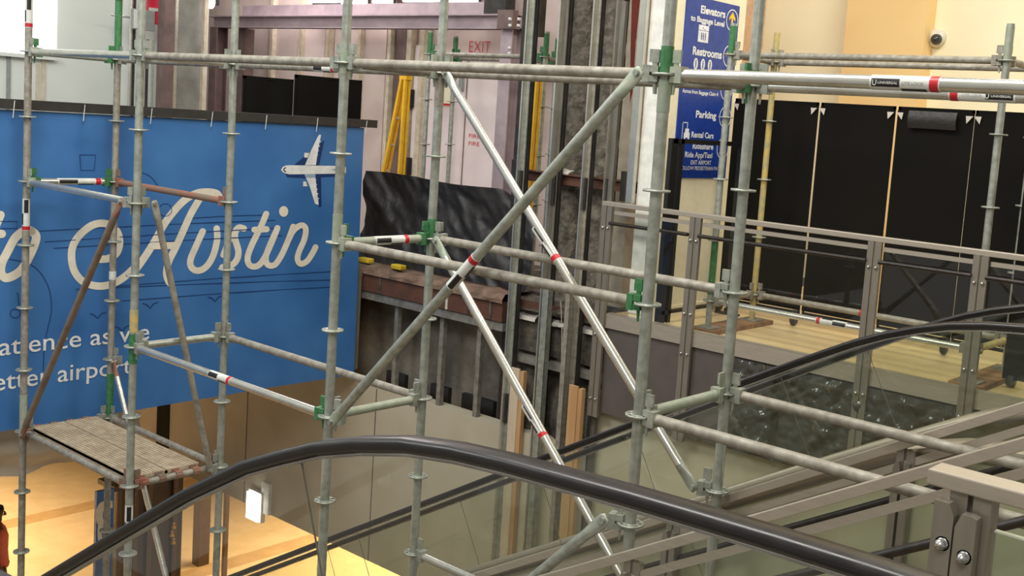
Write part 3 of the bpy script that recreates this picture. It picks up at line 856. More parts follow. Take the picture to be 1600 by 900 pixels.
def slope_rail(y, xa, za, slope, x0, x1, label, posts, rail_w=.05, black_dz=-.25, mid_dz=-.10, byo=-.05):
    r_ = empty('railing', ((x0+x1)/2, y, steps_z((x0+x1)/2)), label, 'railing')
    zz = lambda x: za+slope*(x-xa)
    up = Vector((-slope, 0, 1)).normalized()
    MB().bar((x0, y, zz(x0)), (x1, y, zz(x1)), .05, .042, up).build('top_rail', stain, r_, bevel=.003)
    MB().bar((x0, y, zz(x0)+mid_dz), (x1, y, zz(x1)+mid_dz), .02, .034, up).build('mid_rail', stain, r_)
    MB().tube((x0, y+byo, zz(x0)+black_dz), (x1, y+byo, zz(x1)+black_dz), .018, 10).build('dark_handrail', blackrail, r_)
    g = MB()
    for dy in (-.005, .005):
        g.add([(x0, y+dy, zz(x0)+mid_dz), (x1, y+dy, zz(x1)+mid_dz), (x1, y+dy, zz(x1)-.85), (x0, y+dy, zz(x0)-.85)], [(0, 1, 2, 3)])
    g.build('glass_panel', glass, r_)
    for x in posts:
        po = double_post(r_, x, y, steps_z(x), zz(x)-.03, .085, bolts=(zz(x)-.16,))
        for sx in (-1, 1):
            b = MB(); xx = x+sx*.024
            b.prism([(xx-.017, zz(x)-.75), (xx+.017, zz(x)-.75), (xx+.017, zz(x)-.12), (xx+.008, zz(x)-.085), (xx-.008, zz(x)-.085), (xx-.017, zz(x)-.12)], 'y', y-.045, y-.018)
            b.build('fin_plate', staind, po)
    return r_
slope_rail(.806, .629, -1.711, .565, -4.2, 2.15, 'far sloping stainless railing beside the far escalator, its posts behind the scaffold', (at(1410, 705, 'y', .8).x+.02, at(1052, 830, 'y', .8).x, -1.9, -3.2), byo=0)
slope_rail(-.15, 1.337, -1.39, .559, -3.4, 2.15, 'near sloping stainless railing in front of the scaffold, behind the corner post', (at(990, 885, 'y', -.15).x, -1.3, -2.6), black_dz=-.27, mid_dz=-.105)

# our own guard: corner post, flat cap and glass
YN = -1.63
gd = empty('railing', (2.5, YN, FL), 'stainless corner post with flat cap rail and bolted glass, bottom right', 'railing')
cx0 = at(1457, 728, 'z', -.9).x
MB().box((cx0, YN-.036, -.935), (3.6, YN+.036, -.90)).build('cap_rail', stain, gd, bevel=.004)
xc = at(1522, 790, 'y', YN).x
pw = .088
pst = double_post(gd, xc, YN, FL, -.936, pw, .012, .05, staind)
zt1 = at(1500, 800, 'y', YN-.05).z
for sx, dz in ((-1, .015), (1, 0.0)):
    b = MB(); w = .022; xx = xc+sx*.024-.016
    zt_ = zt1+dz
    b.prism([(xx-w, FL), (xx+w, FL), (xx+w, zt_-(.025 if sx < 0 else .004)), (xx+w-.012, zt_), (xx-w+.012 if sx > 0 else xx-w, zt_), (xx-w, zt_-(.03 if sx > 0 else 0))], 'y', YN-.062, YN-.034)
    pf_ = b.build('fin_plate', staind, pst)
    MB().lathe([(0, -.022), (.007, -.02), (.0125, -.012), (.0125, 0), (.016, 0), (.016, .006)], 12, (xx+.004, YN-.062, zt_-.088), 'y').build('bolt', chrome, pf_)
gzt = at(1560, 832, 'y', YN).z
gg = MB().box((xc+.05, YN-.006, FL), (3.6, YN+.006, gzt)).build('glass_panel', glassg, gd)
MB().box((xc+.05, YN-.0065, gzt), (3.6, YN+.0065, gzt+.004)).build('glass_edge', glassedge, gg)

# ------------------------------------------------------------------ sign pylon
SXP = -2.75
sy0 = 3.765; sy1 = at(1168, 0, 'x', SXP).y
pyl = empty('sign_pylon', (SXP-.15, (sy0+sy1)/2, FL), 'white wayfinding pylon with a blue directory face behind the far railing', 'sign')
MB().box((SXP-.165, sy0, FL), (SXP, sy1, 2.2)).build('pylon_body', pylonw, pyl, bevel=.01)
MB().box((SXP-.16, sy0-.012, FL+.05), (SXP-.02, sy0-.001, 2.2)).build('pylon_end', pyloncap, pyl)
MB().box((SXP, sy0+.02, FL), (SXP+.012, sy1-.02, FL+.10)).build('pylon_base', pylonw, pyl)
by0 = at(1072, 20, 'x', SXP+.01).y; by1 = at(1155, 20, 'x', SXP+.01).y
bz0 = at(1063, 278, 'x', SXP+.01).z; bz1 = at(1100, -3, 'x', SXP+.01).z
face = MB().box((SXP, by0, bz0), (SXP+.012, by1, bz1)).build('sign_face', signblue, pyl)
SF = SXP+.0125
def sp(u, v): return at(u, v, 'x', SF)
def stext(s, ul, vl, ur, vr, px, bold=.012, m=signwhite):
    a, b = sp(ul, vl), sp(ur, vr); z = (a.z+b.z)/2; a.z = b.z = z
    h = (sp(ul, vl-px)-sp(ul, vl)).length
    lettering('lettering', s, a, b, h, Z, X, m, face, bold, lift=.001)
stext('Elevators', 1094.7, 20.5, 1133, 27.5, 12.3, .035)
stext('to Baggage Level', 1079, 32.5, 1131.5, 41, 9, .03)
stext('Restrooms', 1082, 85.0, 1127.3, 91.6, 13, .035)
stext('Across from Baggage Claim 4', 1066, 144.5, 1121.6, 150, 6, .025)
stext('Parking', 1087, 182, 1118.6, 187, 11, .03)
stext('Rental Cars', 1080, 213.5, 1114.5, 217, 9, .028)
stext('Rideshare', 1082, 232, 1114, 234, 9.5, .022)
stext('Ride App/Taxi', 1070, 245.5, 1112.5, 247, 9, .018)
stext('EXIT AIRPORT', 1079, 257, 1110.7, 257.6, 7, .006)
stext('FOLLOW PEDESTRIAN PATH', 1062, 265.5, 1127, 266.2, 6.2, .006)
def ring(cu, cv, rad, w, name='arrow_ring'):
    c = sp(cu, cv); n = 28; vs = []
    for i in range(n):
        a = 2*PI*i/n
        for r_ in (rad-w, rad): vs.append((SF+.001, c.y+math.cos(a)*r_, c.z+math.sin(a)*r_))
    MB().add(vs, [(2*i, 2*i+1, (2*i+3) % (2*n), (2*i+2) % (2*n)) for i in range(n)]).build(name, signwhite, face)
    return c
RR = .098
for cu, cv, ang in ((1144, 32, 0), (1139, 88, 0), (1135, 140, 0), (1133, 183, .7), (1129, 232, .7)):
    c = ring(cu, cv, RR, .009)
    pts = [(0, .075), (.05, .02), (.05, -.005), (.014, .022), (.014, -.07), (-.014, -.07), (-.014, .022), (-.05, -.005), (-.05, .02)]
    ca, sa = math.cos(ang), math.sin(ang)
    MB().add([(SF+.001, c.y+a*ca+b*sa, c.z-a*sa+b*ca) for a, b in pts], [(0, 1, 2, 3), (0, 3, 6, 7), (0, 7, 8), (3, 4, 5, 6)]).build('arrow', signgold, face)
# pictogram plates
ip = sp(1099, 53); hw, hh = abs(sp(1107, 53).y-sp(1091, 53).y)/2, .073
icon = MB().box((SF, ip.y-hw, ip.z-hh), (SF+.002, ip.y+hw, ip.z+hh)).build('pictogram_plate', signwhite, face)
def person_pict(parent, y, z, h, m, lift):
    b = MB(); x = SF+lift; n = 10
    b.add([(x, y+h*.12*math.cos(2*PI*i/n), z+h*.38+h*.12*math.sin(2*PI*i/n)) for i in range(n)], [tuple(range(n))])
    b.add([(x, y-h*.14, z+h*.22), (x, y+h*.14, z+h*.22), (x, y+h*.10, z-h*.05), (x, y+h*.09, z-h*.5), (x, y-h*.09, z-h*.5), (x, y-h*.10, z-h*.05)], [tuple(range(6))])
    b.build('pictogram', m, parent)
MB().box((SF+.002, ip.y-hw, ip.z+hh*.35), (SF+.003, ip.y+hw, ip.z+hh*.40)).build('pictogram', signblue, icon)
for dy in (-.028, 0, .03): person_pict(icon, ip.y+dy, ip.z-.022, .065, signblue, .003)
for dy in (-.014, .014):
    MB().add([(SF+.003, ip.y+dy-.008, ip.z+.042), (SF+.003, ip.y+dy+.008, ip.z+.042), (SF+.003, ip.y+dy, ip.z+.042+(.02 if dy < 0 else -.014))], [(0, 1, 2)]).build('pictogram', signblue, icon)
for cu, cv in ((1087, 99.5), (1098, 100.8), (1109, 102)):
    c = sp(cu, cv); n = 20
    dsc = MB().add([(SF+.001, c.y+.034*math.cos(2*PI*i/n), c.z+.050*math.sin(2*PI*i/n)) for i in range(n)], [tuple(range(n))]).build('pictogram_plate', signwhite, face)
    person_pict(dsc, c.y, c.z, .07, signblue, .002)
c = sp(1073, 209)
k_ = MB()
def rect(b, y0, y1, z0, z1, l=.001): b.add([(SF+l, c.y+y0, c.z+z0), (SF+l, c.y+y1, c.z+z0), (SF+l, c.y+y1, c.z+z1), (SF+l, c.y+y0, c.z+z1)], [(0, 1, 2, 3)])
rect(k_, -.045, .045, -.035, .01); rect(k_, -.03, .03, .01, .045); rect(k_, -.042, -.02, -.05, -.035); rect(k_, .02, .042, -.05, -.035)
rect(k_, -.075, -.068, -.09, .10); rect(k_, -.075, 0, .093, .10); rect(k_, -.004, .004, .045, .10)
k_.build('pictogram', signwhite, face)
# black stand frame in front of the pylon
fr = empty('display_stand', (-2.6, 4.15, FL), 'thin black metal stand in front of the white sign pylon', 'stand')
fx = -2.54
fy = [at(u, 300, 'x', fx).y for u in (1046, 1058, 1160)]; fy[2] = min(fy[2], 4.78)
ftz = at(1050, 216, 'x', fx).z
fbz = at(1030, 428, 'x', fx).z
for y in fy[:2]:
    MB().box((fx-.02, y-(.045 if y == fy[0] else .022), FL+.02), (fx+.02, y+(.045 if y == fy[0] else .022), ftz)).build('upright', s_black, fr)
MB().box((fx-.02, fy[0]-.022, ftz-.04), (fx+.02, fy[2], ftz)).build('top_bar', s_black, fr)
MB().box((fx-.02, fy[0], fbz-.35), (fx+.02, fy[2], fbz-.32)).build('bottom_bar', s_black, fr)
MB().box((fx-.02, fy[2]-.03, FL+.02), (fx+.02, fy[2]+.03, ftz)).build('upright', s_black, fr)
MB().box((fx-.12, fy[0]-.03, FL), (fx+.12, fy[0]+.03, FL+.02)).build('foot', s_black, fr)
MB().box((fx-.12, fy[2]-.03, FL), (fx+.12, fy[2]+.03, FL+.02)).build('foot', s_black, fr)

# ------------------------------------------------------------------ far scaffold on the platform
t2w = empty('scaffold_tower', (-1.0, 4.2, FL), 'low galvanised scaffold bay on the platform before the black partitions', 'scaffold')
ZR = .39
fxa, fxb, fya, fyb = -2.14, .085, 3.85, 4.55
mm = {(0, 0): galv, (0, 1): yellowp, (1, 0): galv, (1, 1): galv}
fpost = {}
for i, x in enumerate((fxa, fxb)):
    for j, y in enumerate((fya, fyb)):
        bands = []
        if (i, j) == (0, 0): bands = [(.40, .62, green), (-1.58, -1.14, green)]
        if (i, j) == (1, 0): bands = [(.40, .62, greenish)]
        fpost[i, j] = standard(t2w, x, y, FL+.05, .64, (), mm[i, j], bands, name='standard', label='worn yellow standard' if (i, j) == (0, 1) else None)
        for k in range(5):
            shared('rosette', ROS, (x, y, ZR-.505*k), fpost[i, j])
def FP(i, j, k): return Vector(((fxa, fxb)[i], (fya, fyb)[j], ZR-.505*k))
for j in (0, 1):
    ledger(t2w, FP(0, j, 0), FP(1, j, 0), galv2, galv2)
    l_ = ledger(t2w, FP(0, j, 4), FP(1, j, 4), galvs if j == 0 else galv2, galv2)
    if j == 0: sticker(l_, Vector((at(1300, 503, 'y', fya).x, fya, ZR-2.02)), -X, .0255, .26)
    else: MB().tube((at(1344, 487, 'y', fyb).x, fyb, ZR-2.02), (at(1352, 488, 'y', fyb).x, fyb, ZR-2.02), .028, 14).build('tape_band', s_red, l_, label='red tape band')
for i in (0, 1):
    ledger(t2w, FP(i, 0, 0), FP(i, 1, 0), galv2, galv2, name='transom')
    ledger(t2w, FP(i, 0, 4), FP(i, 1, 4), yellowp if i == 1 else galv2, galv2, name='transom')
for j, (lab, x0, y0) in enumerate((('brown wooden sill plank under the left posts of the low scaffold', fxa, 4.2), ('brown wooden sill plank under the right posts of the low scaffold', fxb, 4.2))):
    MB().box((x0-.12, 3.74, FL), (x0+.12, 4.72, FL+.038)).build('sill_plank', plankm, label=lab, cat='plank')

# black partitions on casters
YP = 4.9
xs_ = [at(u, 300, 'y', YP).x for u in (1137, 1269, 1389, 1511, 1634)]
zt_p = at(1280, 160, 'y', YP).z
grp = 'black partition panels behind the far railing'
names = ['black fabric partition panel nearest the white sign pylon, leftmost of the long row', 'black fabric partition panel second from the sign pylon in the long row', 'black fabric partition panel third from the sign pylon, with a folded flap at its top', 'black fabric partition panel furthest from the sign pylon, at the right edge']
for i in range(4):
    x0, x1 = xs_[i]+(.011 if i in (1, 2) else .003), xs_[i+1]-(.011 if i in (0, 1) else .003)
    pt_ = empty('partition', ((x0+x1)/2, YP, FL), names[i], 'partition', grp)
    def cf(u, w, x0=x0, x1=x1):
        return Vector((x0+(x1-x0)*u, YP-.012+.006*math.sin(u*7+i)*math.sin(PI*w), FL+.14+(zt_p-FL-.17)*w))
    b = MB().grid(cf, 10, 10)
    # clipped top corners
    b.build('curtain', blackfab, pt_)
    fr_ = MB()
    for xx in (x0+.012, x1-.012): fr_.box((xx-.010, YP-.004, FL+.12), (xx+.010, YP+.004, zt_p))
    fr_.box((x0, YP-.004, zt_p-.03), (x1, YP+.004, zt_p)); fr_.box((x0, YP-.004, FL+.10), (x1, YP+.004, FL+.13))
    fr_.build('frame', blackfab, pt_)
    for xx in (x0+.03, x1-.03):
        for sg, ang in ((1, 0),):
            MB().add([(xx-.03, YP-.036, zt_p-.05), (xx+.03, YP-.036, zt_p-.05), (xx+(.02 if xx < (x0+x1)/2 else -.02), YP-.036, zt_p-.11)], [(0, 1, 2)]).build('corner_tie', whiteg, pt_)
        if xx < (x0+x1)/2 and i > 0: continue
        cs = MB().box((xx-.02, YP-.06, FL+.10), (xx+.02, YP-.02, FL+.14)).build('caster', casterm, pt_)
        MB().lathe([(0, -.022), (.042, -.022), (.052, -.012), (.052, .012), (.042, .022), (0, .022)], 14, (xx, YP-.04, FL+.053), 'x').build('wheel', casterm, cs)
    if i == 2:
        def ff(u, w): return Vector((x0+.12+(x1-x0-.24)*u, YP-.06-.02*math.sin(w*3), zt_p-.03-.14*(1-w)))
        MB().grid(ff, 6, 4).build('folded_flap', tarpm, pt_)
pr_ = empty('partition', (.75, 4.12, FL), 'black rolling panel closest to the railing at the right frame edge', 'partition')
xr0 = at(1575, 520, 'y', 4.12).x
zpb = at(1568, 590, 'y', 4.12).z
MB().box((xr0, 4.10, zpb), (1.5, 4.14, -.45)).build('panel', blackfab, pr_)
MB().box((xr0+.01, 4.10, FL+.08), (xr0+.05, 4.14, zpb)).build('caster', casterm, pr_)
MB().lathe([(0, -.03), (.036, -.03), (.046, -.02), (.046, .02), (.036, .03), (0, .03)], 14, (xr0+.06, 4.12, FL+.048), 'x').build('wheel', casterm, pr_)
MB().lathe([(0, -.03), (.036, -.03), (.046, -.02), (.046, .02), (.036, .03), (0, .03)], 14, (1.3, 4.12, FL+.048), 'x').build('wheel', casterm, pr_)

# dome security camera on the back wall
dc_ = at(1465, 60, 'y', 8.0)
dcam = empty('security_camera', dc_, 'small white dome security camera on the cream back wall', 'camera')
MB().lathe([(.0, .0), (.10, 0), (.10, -.03), (.085, -.09), (.0, -.09)], 20, dc_, 'y').build('housing', domew, dcam)
MB().lathe([(.06, -.088), (.058, -.12), (.045, -.15), (.02, -.168), (0, -.172)], 18, dc_+Vector((.03, 0, -.02)), 'y').build('dome', domeb, dcam)

# ------------------------------------------------------------------ elevator shaft
sh = empty('steel_frame', (-8, 5.0, FL), 'purple primed steel beam and column frame of the elevator shaft', 'steel frame')
YS = 5.0
xl, xr = at(340, 100, 'y', YS).x, at(800, 100, 'y', YS).x
zb1, zb0 = at(575, 24.5, 'y', YS).z, at(575, 45, 'y', YS).z
b = MB(); b.box((xl-.1, YS-.02, zb0), (xr+.1, YS+.02, zb1)); b.box((xl-.15, YS-.10, zb1-.015), (xr+.12, YS+.1, zb1)); b.box((xl-.1, YS-.08, zb0), (xr+.1, YS+.08, zb0+.012))
bm_ = b.build('beam', pinksteel, sh)
zc1, zc0 = at(575, 9, 'y', YS+.15).z, at(575, 24, 'y', YS+.15).z
MB().box((xl+.4, YS+.11, zb1), (xr-.25, YS+.2, zc1+.02)).build('upper_beam', pinksteel, sh)
cw = .17
for xx, m in ((xr, pinksteel), (xl+.05, pinksteel_d)):
    b = MB(); b.box((xx-cw/2, YS-.115, FL), (xx+cw/2, YS-.10, zb0)); b.box((xx-cw/2, YS+.05, FL), (xx+cw/2, YS+.065, zb0)); b.box((xx-.008, YS-.10, FL), (xx+.008, YS+.05, zb0))
    co = b.build('column', m, sh)
x2 = at(378, 150, 'y', YS+.1).x
MB().box((x2-.1, YS+.05, FL), (x2+.1, YS+.2, zb0)).build('column', pinksteel_d, sh)
MB().box((xr-.07, YS-.2, zb0-.01), (xr+.16, YS-.12, zb1+.03)).build('end_plate', pinksteel_d, sh)
for du, dv in ((797, 30), (811, 30), (797, 40), (810, 40), (796, 75), (796, 84), (796, 101)):
    q = at(du, dv, 'y', YS-.13 if dv > 50 else YS-.21)
    MB().lathe([(0, -.012), (.018, -.01), (.018, .01)], 10, q, 'y').build('bolt', s_white, sh)
xb = at(800, 5, 'y', YS+.1).x
MB().box((xb-.28, YS-.05, zb1+.002), (xb+.05, YS+.1, 2.4)).build('post_stub', darksteel, sh)
# bright work-light strips above the beam
for k, (u0, u1, v0) in enumerate(((485, 533, 4), (536, 572, 7), (584, 612, 5), (632, 688, 3), (702, 745, 5), (760, 784, 4))):
    a, c_ = at(u0, v0, 'y', YS+.3), at(u1-2, v0, 'y', YS+.3)
    lab = ['leftmost bright light strip above the purple beam', 'second bright light strip from the left above the purple beam', 'third bright light strip from the left above the purple beam', 'fourth bright light strip from the left above the purple beam', 'fifth bright light strip from the left above the purple beam', 'rightmost bright light strip above the purple beam'][k]
    L_ = empty('light_strip', ((a.x+c_.x)/2, YS+.3, a.z), lab, 'lamp', 'light strips above the purple beam')
    MB().box((a.x, YS+.27, a.z), (c_.x, YS+.34, a.z+.25)).build('diffuser', lampm, L_)
    MB().box((a.x-.01, YS+.34, a.z-.03), (c_.x+.01, YS+.38, a.z+.28)).build('housing', darksteel, L_)
for k, (u, v) in enumerate(((329, 4),)):
    q = at(u, v, 'y', YS)
    L_ = empty('work_light', q, 'small round white work light at the left end of the purple beam', 'lamp')
    MB().lathe([(0, -.08), (.05, -.075), (.085, -.04), (.085, .02), (0, .02)], 16, q, 'y').build('bulb', lampm, L_)
    MB().box((q.x-.03, q.y+.02, q.z-.03), (q.x+.03, q.y+.12, q.z+.5)).build('bracket', darksteel, L_)
# studs of the shaft wall
wsh = bpy.data.objects['wall_shaft']
for u in (424, 469, 512, 562, 609, 640, 660):
    q = at(u, 90, 'y', 5.42)
    w = .10 if u not in (640, 660) else .14
    channel((q.x, 5.40, FL), (q.x, 5.40, 1.6), w*.6, .09, -Y).build('stud', creamstud, wsh)
for (u0, u1) in ((428, 464), (474, 508), (570, 604)):
    a, c_ = at(u0, 80, 'y', 5.48).x, at(u1, 80, 'y', 5.48).x
    MB().box((a, 5.47, FL), (c_, 5.5, 1.6)).build('board', drywall, wsh)
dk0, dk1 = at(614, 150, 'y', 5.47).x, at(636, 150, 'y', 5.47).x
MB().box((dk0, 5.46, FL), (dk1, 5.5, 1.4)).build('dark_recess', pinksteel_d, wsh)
# door_1 with EXIT over it
dx0, dx1 = at(675, 160, 'y', 5.46).x, at(786, 160, 'y', 5.46).x
dtz = at(730, 88, 'y', 5.46).z
door = tag(MB().box((dx0, 5.44, FL), (dx1, 5.5, dtz)).build('door_1', doorm), kind='structure')
sx_ = at(726, 200, 'y', 5.44).x
MB().box((sx_-.006, 5.434, FL), (sx_+.006, 5.441, dtz)).build('leaf_gap', pinksteel_d, door)
q = at(722, 130, 'y', 5.43); MB().box((q.x-.03, 5.40, q.z-.09), (q.x+.03, 5.44, q.z+.09)).build('door_handle', greybox, door)
for u, v in ((644, 154), (640, 260)):
    q = at(u, v, 'y', 5.43)
    MB().box((q.x-.025, 5.37, q.z-.11), (q.x+.025, 5.44, q.z+.11)).build('door_hinge', darksteel, wsh)
d2 = tag(MB().box((at(646, 160, 'y', 5.46).x, 5.45, FL), (at(674, 160, 'y', 5.46).x, 5.5, .55)).build('door_2', doorm), kind='structure')
q = at(700, 150, 'y', 5.43); MB().box((q.x-.09, 5.43, q.z-.13), (q.x+.07, 5.444, q.z+.13)).build('notice', pylonw, door)
MB().box((q.x-.09, 5.428, q.z-.12), (q.x+.07, 5.431, q.z-.09)).build('notice_line', redp, door)
def exitp(u, v): return at(u, v, 'y', 5.495)
a, c_ = exitp(733, 82), exitp(766, 82); a.z = c_.z = (a.z+c_.z)/2
lettering('lettering', 'EXIT', a, c_, (exitp(750, 63)-exitp(750, 82)).length, Z, -Y, redp, wsh, -.012, lift=.005, label='red word EXIT')
a, c_ = at(733, 215, 'y', 5.44), at(750, 215, 'y', 5.44); c_.z = a.z
for dz in (0, -.09):
    lettering('lettering', 'FIRE', a+Vector((0, 0, dz)), c_+Vector((0, 0, dz)), .05, Z, -Y, redp, door, 0, lift=.004, label='faded red writing on the door')
# guide rails and channels standing in the shaft
def rail(u, v, y, w, d, z0, z1, m, label, name='guide_rail', cat='rail'):
    x = at(u, v, 'y', y).x
    b = MB()
    b.box((x-w/2, y-.004, z0), (x+w/2, y+.004, z1)); b.box((x-w/2, y, z0), (x-w/2+.006, y+d, z1)); b.box((x+w/2-.006, y, z0), (x+w/2, y+d, z1))
    return b.build(name, m, label=label, cat=cat)
ZB, ZT = -4.6, 2.5
def trail(u, v, y, w, d, m, label, z0=ZB, z1=ZT):
    """T-shaped guide rail with joint plates"""
    x = at(u, v, 'y', y).x
    e = empty('guide_rail', (x, y, z0), label, 'rail')
    MB().box((x-w/2, y, z0), (x+w/2, y+.012, z1)).build('flange', m, e)
    MB().box((x-.008, y-d, z0), (x+.008, y, z1)).build('blade', galvs, e)
    MB().box((x-w*.62, y+.03, z0), (x+w*.62, y+.06, z1)).build('backing_angle', darksteel, e)
    for zj in (-3.1, -1.0, .95):
        MB().box((x-w*.42, y-.02, zj), (x+w*.42, y+.022, zj+.28)).build('joint_plate', darksteel, e)
    return e
trail(824, 100, 3.62, .085, .05, galv, 'bright galvanised guide rail right of the purple column, in front of the tarp edge')
trail(876, 100, 3.70, .10, .06, greysteel, 'grey guide rail left of the twin fireproofed columns')
trail(930, 60, 3.62, .075, .05, galv2, 'pale guide rail between the twin fireproofed columns')
trail(966, 60, 3.80, .07, .05, greysteel, 'dark edged guide rail right of the second fireproofed column')
rail(1001, 60, 3.68, .06, .05, -.9, 2.4, galvs, 'light slotted channel standing beside the white pylon end', 'channel')
rail(815, 100, 3.9, .05, .04, -4.2, 2.4, darksteel, 'black angle post hidden behind the bright guide rail', 'angle_post', 'post')
rail(951, 330, 3.62, .05, .03, -4.2, .8, greysteel, 'rusty brown angle post behind the end of the level railing', 'angle_post', 'post')
rail(984, 280, 4.4, .12, .08, FL, 2.4, darksteel, 'dark stud column left of the pylon, behind the railing end', 'angle_post', 'post')
q = at(840, 12, 'y', 4.3)
MB().box((q.x-.07, 4.28, q.z-.28), (q.x+.06, 4.36, q.z+.6)).build('junction_box', darksteel, label='black box fixed high beside the bright guide rail', cat='box')
# fireproofed columns
def blob_column(u, v, y, r, z0, z1, label):
    x = at(u, v, 'y', y).x
    def f(a, w):
        th = 2*PI*a; z = z0+(z1-z0)*w
        k = 1+.06*math.sin(z*7+th*2)+.05*math.sin(z*15+th*3+x)+.04*math.sin(z*31-th*4)+.025*math.sin(z*67+th*7)
        sq = 1/max(abs(math.cos(th)), abs(math.sin(th)))**.25
        return Vector((x+math.cos(th)*r*k*sq, y+math.sin(th)*r*k*sq, z))
    return MB().grid(f, 28, 130).build('fireproofed_column', fireproof, label=label, cat='column')
blob_column(908, 60, 4.1, .155, -3.6, 2.5, 'lumpy grey fireproofed steel column, left one of the pair in the shaft')
blob_column(955, 60, 4.1, .145, -3.6, 2.5, 'lumpy grey fireproofed steel column, right one of the pair in the shaft')
x = at(985, 50, 'y', 4.05).x
rp_ = empty('stained_post', (x, 4.2, FL), 'pale brown post with a red streak right of the fireproofed columns', 'post')
MB().box((x-.07, 4.1, FL), (x+.07, 4.25, 2.4)).build('shaft', creamstud, rp_)
MB().prism([(x-.05, .95), (x-.02, .45), (x+.02, -.03), (x+.035, .05), (x+.03, .5), (x+.045, .95)], 'y', 4.095, 4.10).build('red_streak', mat('red_stain', rgb(140, 52, 44), rgb(122, 60, 50), .8, 0, 5), rp_)
# rusty cross beam between the rails
xa_, xb_ = at(806, 275, 'y', 3.85).x, at(1000, 290, 'y', 3.85).x
zbm = at(900, 283, 'y', 3.85).z
cb = empty('cross_beam', ((xa_+xb_)/2, 3.9, zbm), 'rusty steel cross beam passing the fireproofed columns', 'beam')
b = MB(); b.box((xa_, 3.82, zbm-.045), (xb_, 3.84, zbm+.045)); b.box((xa_, 3.78, zbm+.045), (xb_, 3.90, zbm+.055)); b.build('web', brownst, cb)
for u in (812, 985):
    x = at(u, 280, 'y', 3.8).x
    MB().box((x-.06, 3.74, zbm-.12), (x+.05, 3.80, zbm+.14)).build('bracket_plate', darksteel, cb)
slab_top(MB(), at(860, 280, 'y', 3.8).x, at(890, 280, 'y', 3.8).x, 3.77, 3.86, zbm+.055, zbm+.085, 10).build('grout_lump', whiteg, cb)
# lower beam near the slab level
MB().box((at(800, 470, 'y', 3.74).x, 3.735, -2.02), (at(935, 480, 'y', 3.74).x, 3.765, -1.93)).build('edge_angle', brownst, label='brown steel angle on the broken slab edge below the cross beam', cat='beam')
# lower studs, boards
for k, (u, v, y, w, m, lab) in enumerate(((846, 560, 3.57, .07, galv, 'galvanised stud in the lower shaft, left of the hanging wire'), (878, 600, 3.50, .05, galv2, 'galvanised stud in the lower shaft, beside the tan board'), (925, 640, 3.70, .05, darksteel, 'dark stud in the lower shaft next to the grey fascia'))):
    rail(u, v, y, w, .06, -4.7, -1.95 if k == 2 else -1.7, m, lab, 'stud', 'stud')
for u, v0, y, w, m, lab in ((808, 576, 3.62, .15, woodp, 'pale wooden board standing below the broken slab edge'), (899, 603, 3.46, .14, woodm, 'tan plywood board standing beside the grey fascia')):
    q = at(u, v0, 'y', y)
    MB().box((q.x-w/2, y, -4.9), (q.x+w*.2, y+.02, q.z)).build('board', m, label=lab, cat='board', bevel=.003)
    MB().box((q.x+w*.2, y+.015, -4.9), (q.x+w/2, y+.06, q.z-.02)).build('board', woodm, label=lab.replace('standing', 'edge piece standing'), cat='board')
MB().path([at(876+2*math.sin(t/3), 470+t*12, 'y', 3.6) for t in range(20)], [(.003*math.cos(a*PI/3), .003*math.sin(a*PI/3)) for a in range(6)], side=Y).build('hanging_wire', whiteg, label='thin pale wire hanging down the lower shaft', cat='wire')
# rough concrete behind the lower studs
def rc(u, w):
    x = -4.3+1.3*u; z = -4.7+2.3*w
    return Vector((x, 3.86+.05*math.sin(x*11)+.03*math.sin(z*9+x*5)-.05*math.sin(x*4.5), z))
tag(MB().grid(rc, 40, 50).build('wall_rough_concrete', concrete), kind='structure')

# tarp draped in front of the ledge
def tf(u, w):
    xa_t, xb_t = at(572, 300, 'y', 3.9).x, at(836, 320, 'y', 3.9).x
    x = xa_t+(xb_t-xa_t)*u
    top = -.93 + .012*math.sin(u*9)-.02*u - .30*max(0, (u-.80)/.20)**1.5
    bot = -1.88
    z = bot+(top-bot)*w
    k = .085*noise.noise((x*1.3, z*1.1, 0)) + .06*noise.noise((x*2.2+z*2.6, (z-x*.4)*.8, 3)) + .05*abs(noise.noise((x*4+z*5, z*2.4-x, 7))) + .016*noise.noise((x*11+z*6, z*7, 2))
    return Vector((x, 3.90+k-.10*(1-w)**2, z))
MB().grid(tf, 110, 40).build('tarp', tarpm, label='black plastic tarp draped along the broken slab edge', cat='tarp')
# yellow foam bits on the ledge
for k, (u, v, w) in enumerate(((575, 418, .13), (626, 429, .11))):
    q = at(u, v, 'y', 3.72)
    MB().box((q.x-w/2-.04, 3.66, -1.885), (q.x+w/2, 3.75, -1.835)).build('foam_block', foamy, label=('yellow foam block on the ledge against the banner edge', 'yellow foam block on the ledge nearer the middle scaffold post')[k], cat='foam block', bevel=.012)
# yellow stepladders
def ladder(x, y, zt_, run, lab):
    e = empty('stepladder', (x, y, FL), lab, 'ladder')
    for dy in (-.02, .02):
        MB().bar((x-run, y+dy, FL), (x-.03, y+dy*.8, zt_), .035, .06, Y).build('side_rail', yellowfg, e)
        MB().bar((x-.01+run*.0, y+dy, FL), (x+.03, y+dy*.8, zt_), .035, .055, Y).build('side_rail', yellowfg, e)
    for k in range(1, 6):
        t = k/6.5; xx = x-run*(1-t)-.03*t
        MB().box((xx-.03, y-.018, FL+(zt_-FL)*t-.012), (xx+.03, y+.018, FL+(zt_-FL)*t+.012)).build('tread', galvs, e)
    MB().box((x-.06, y-.045, zt_-.02), (x+.06, y+.045, zt_+.03)).build('top_cap', yellowfg, e)
q = at(634, 122, 'y', 4.7); ladder(q.x, 4.7, q.z, .46, 'yellow stepladder folded narrow in front of the shaft wall studs')
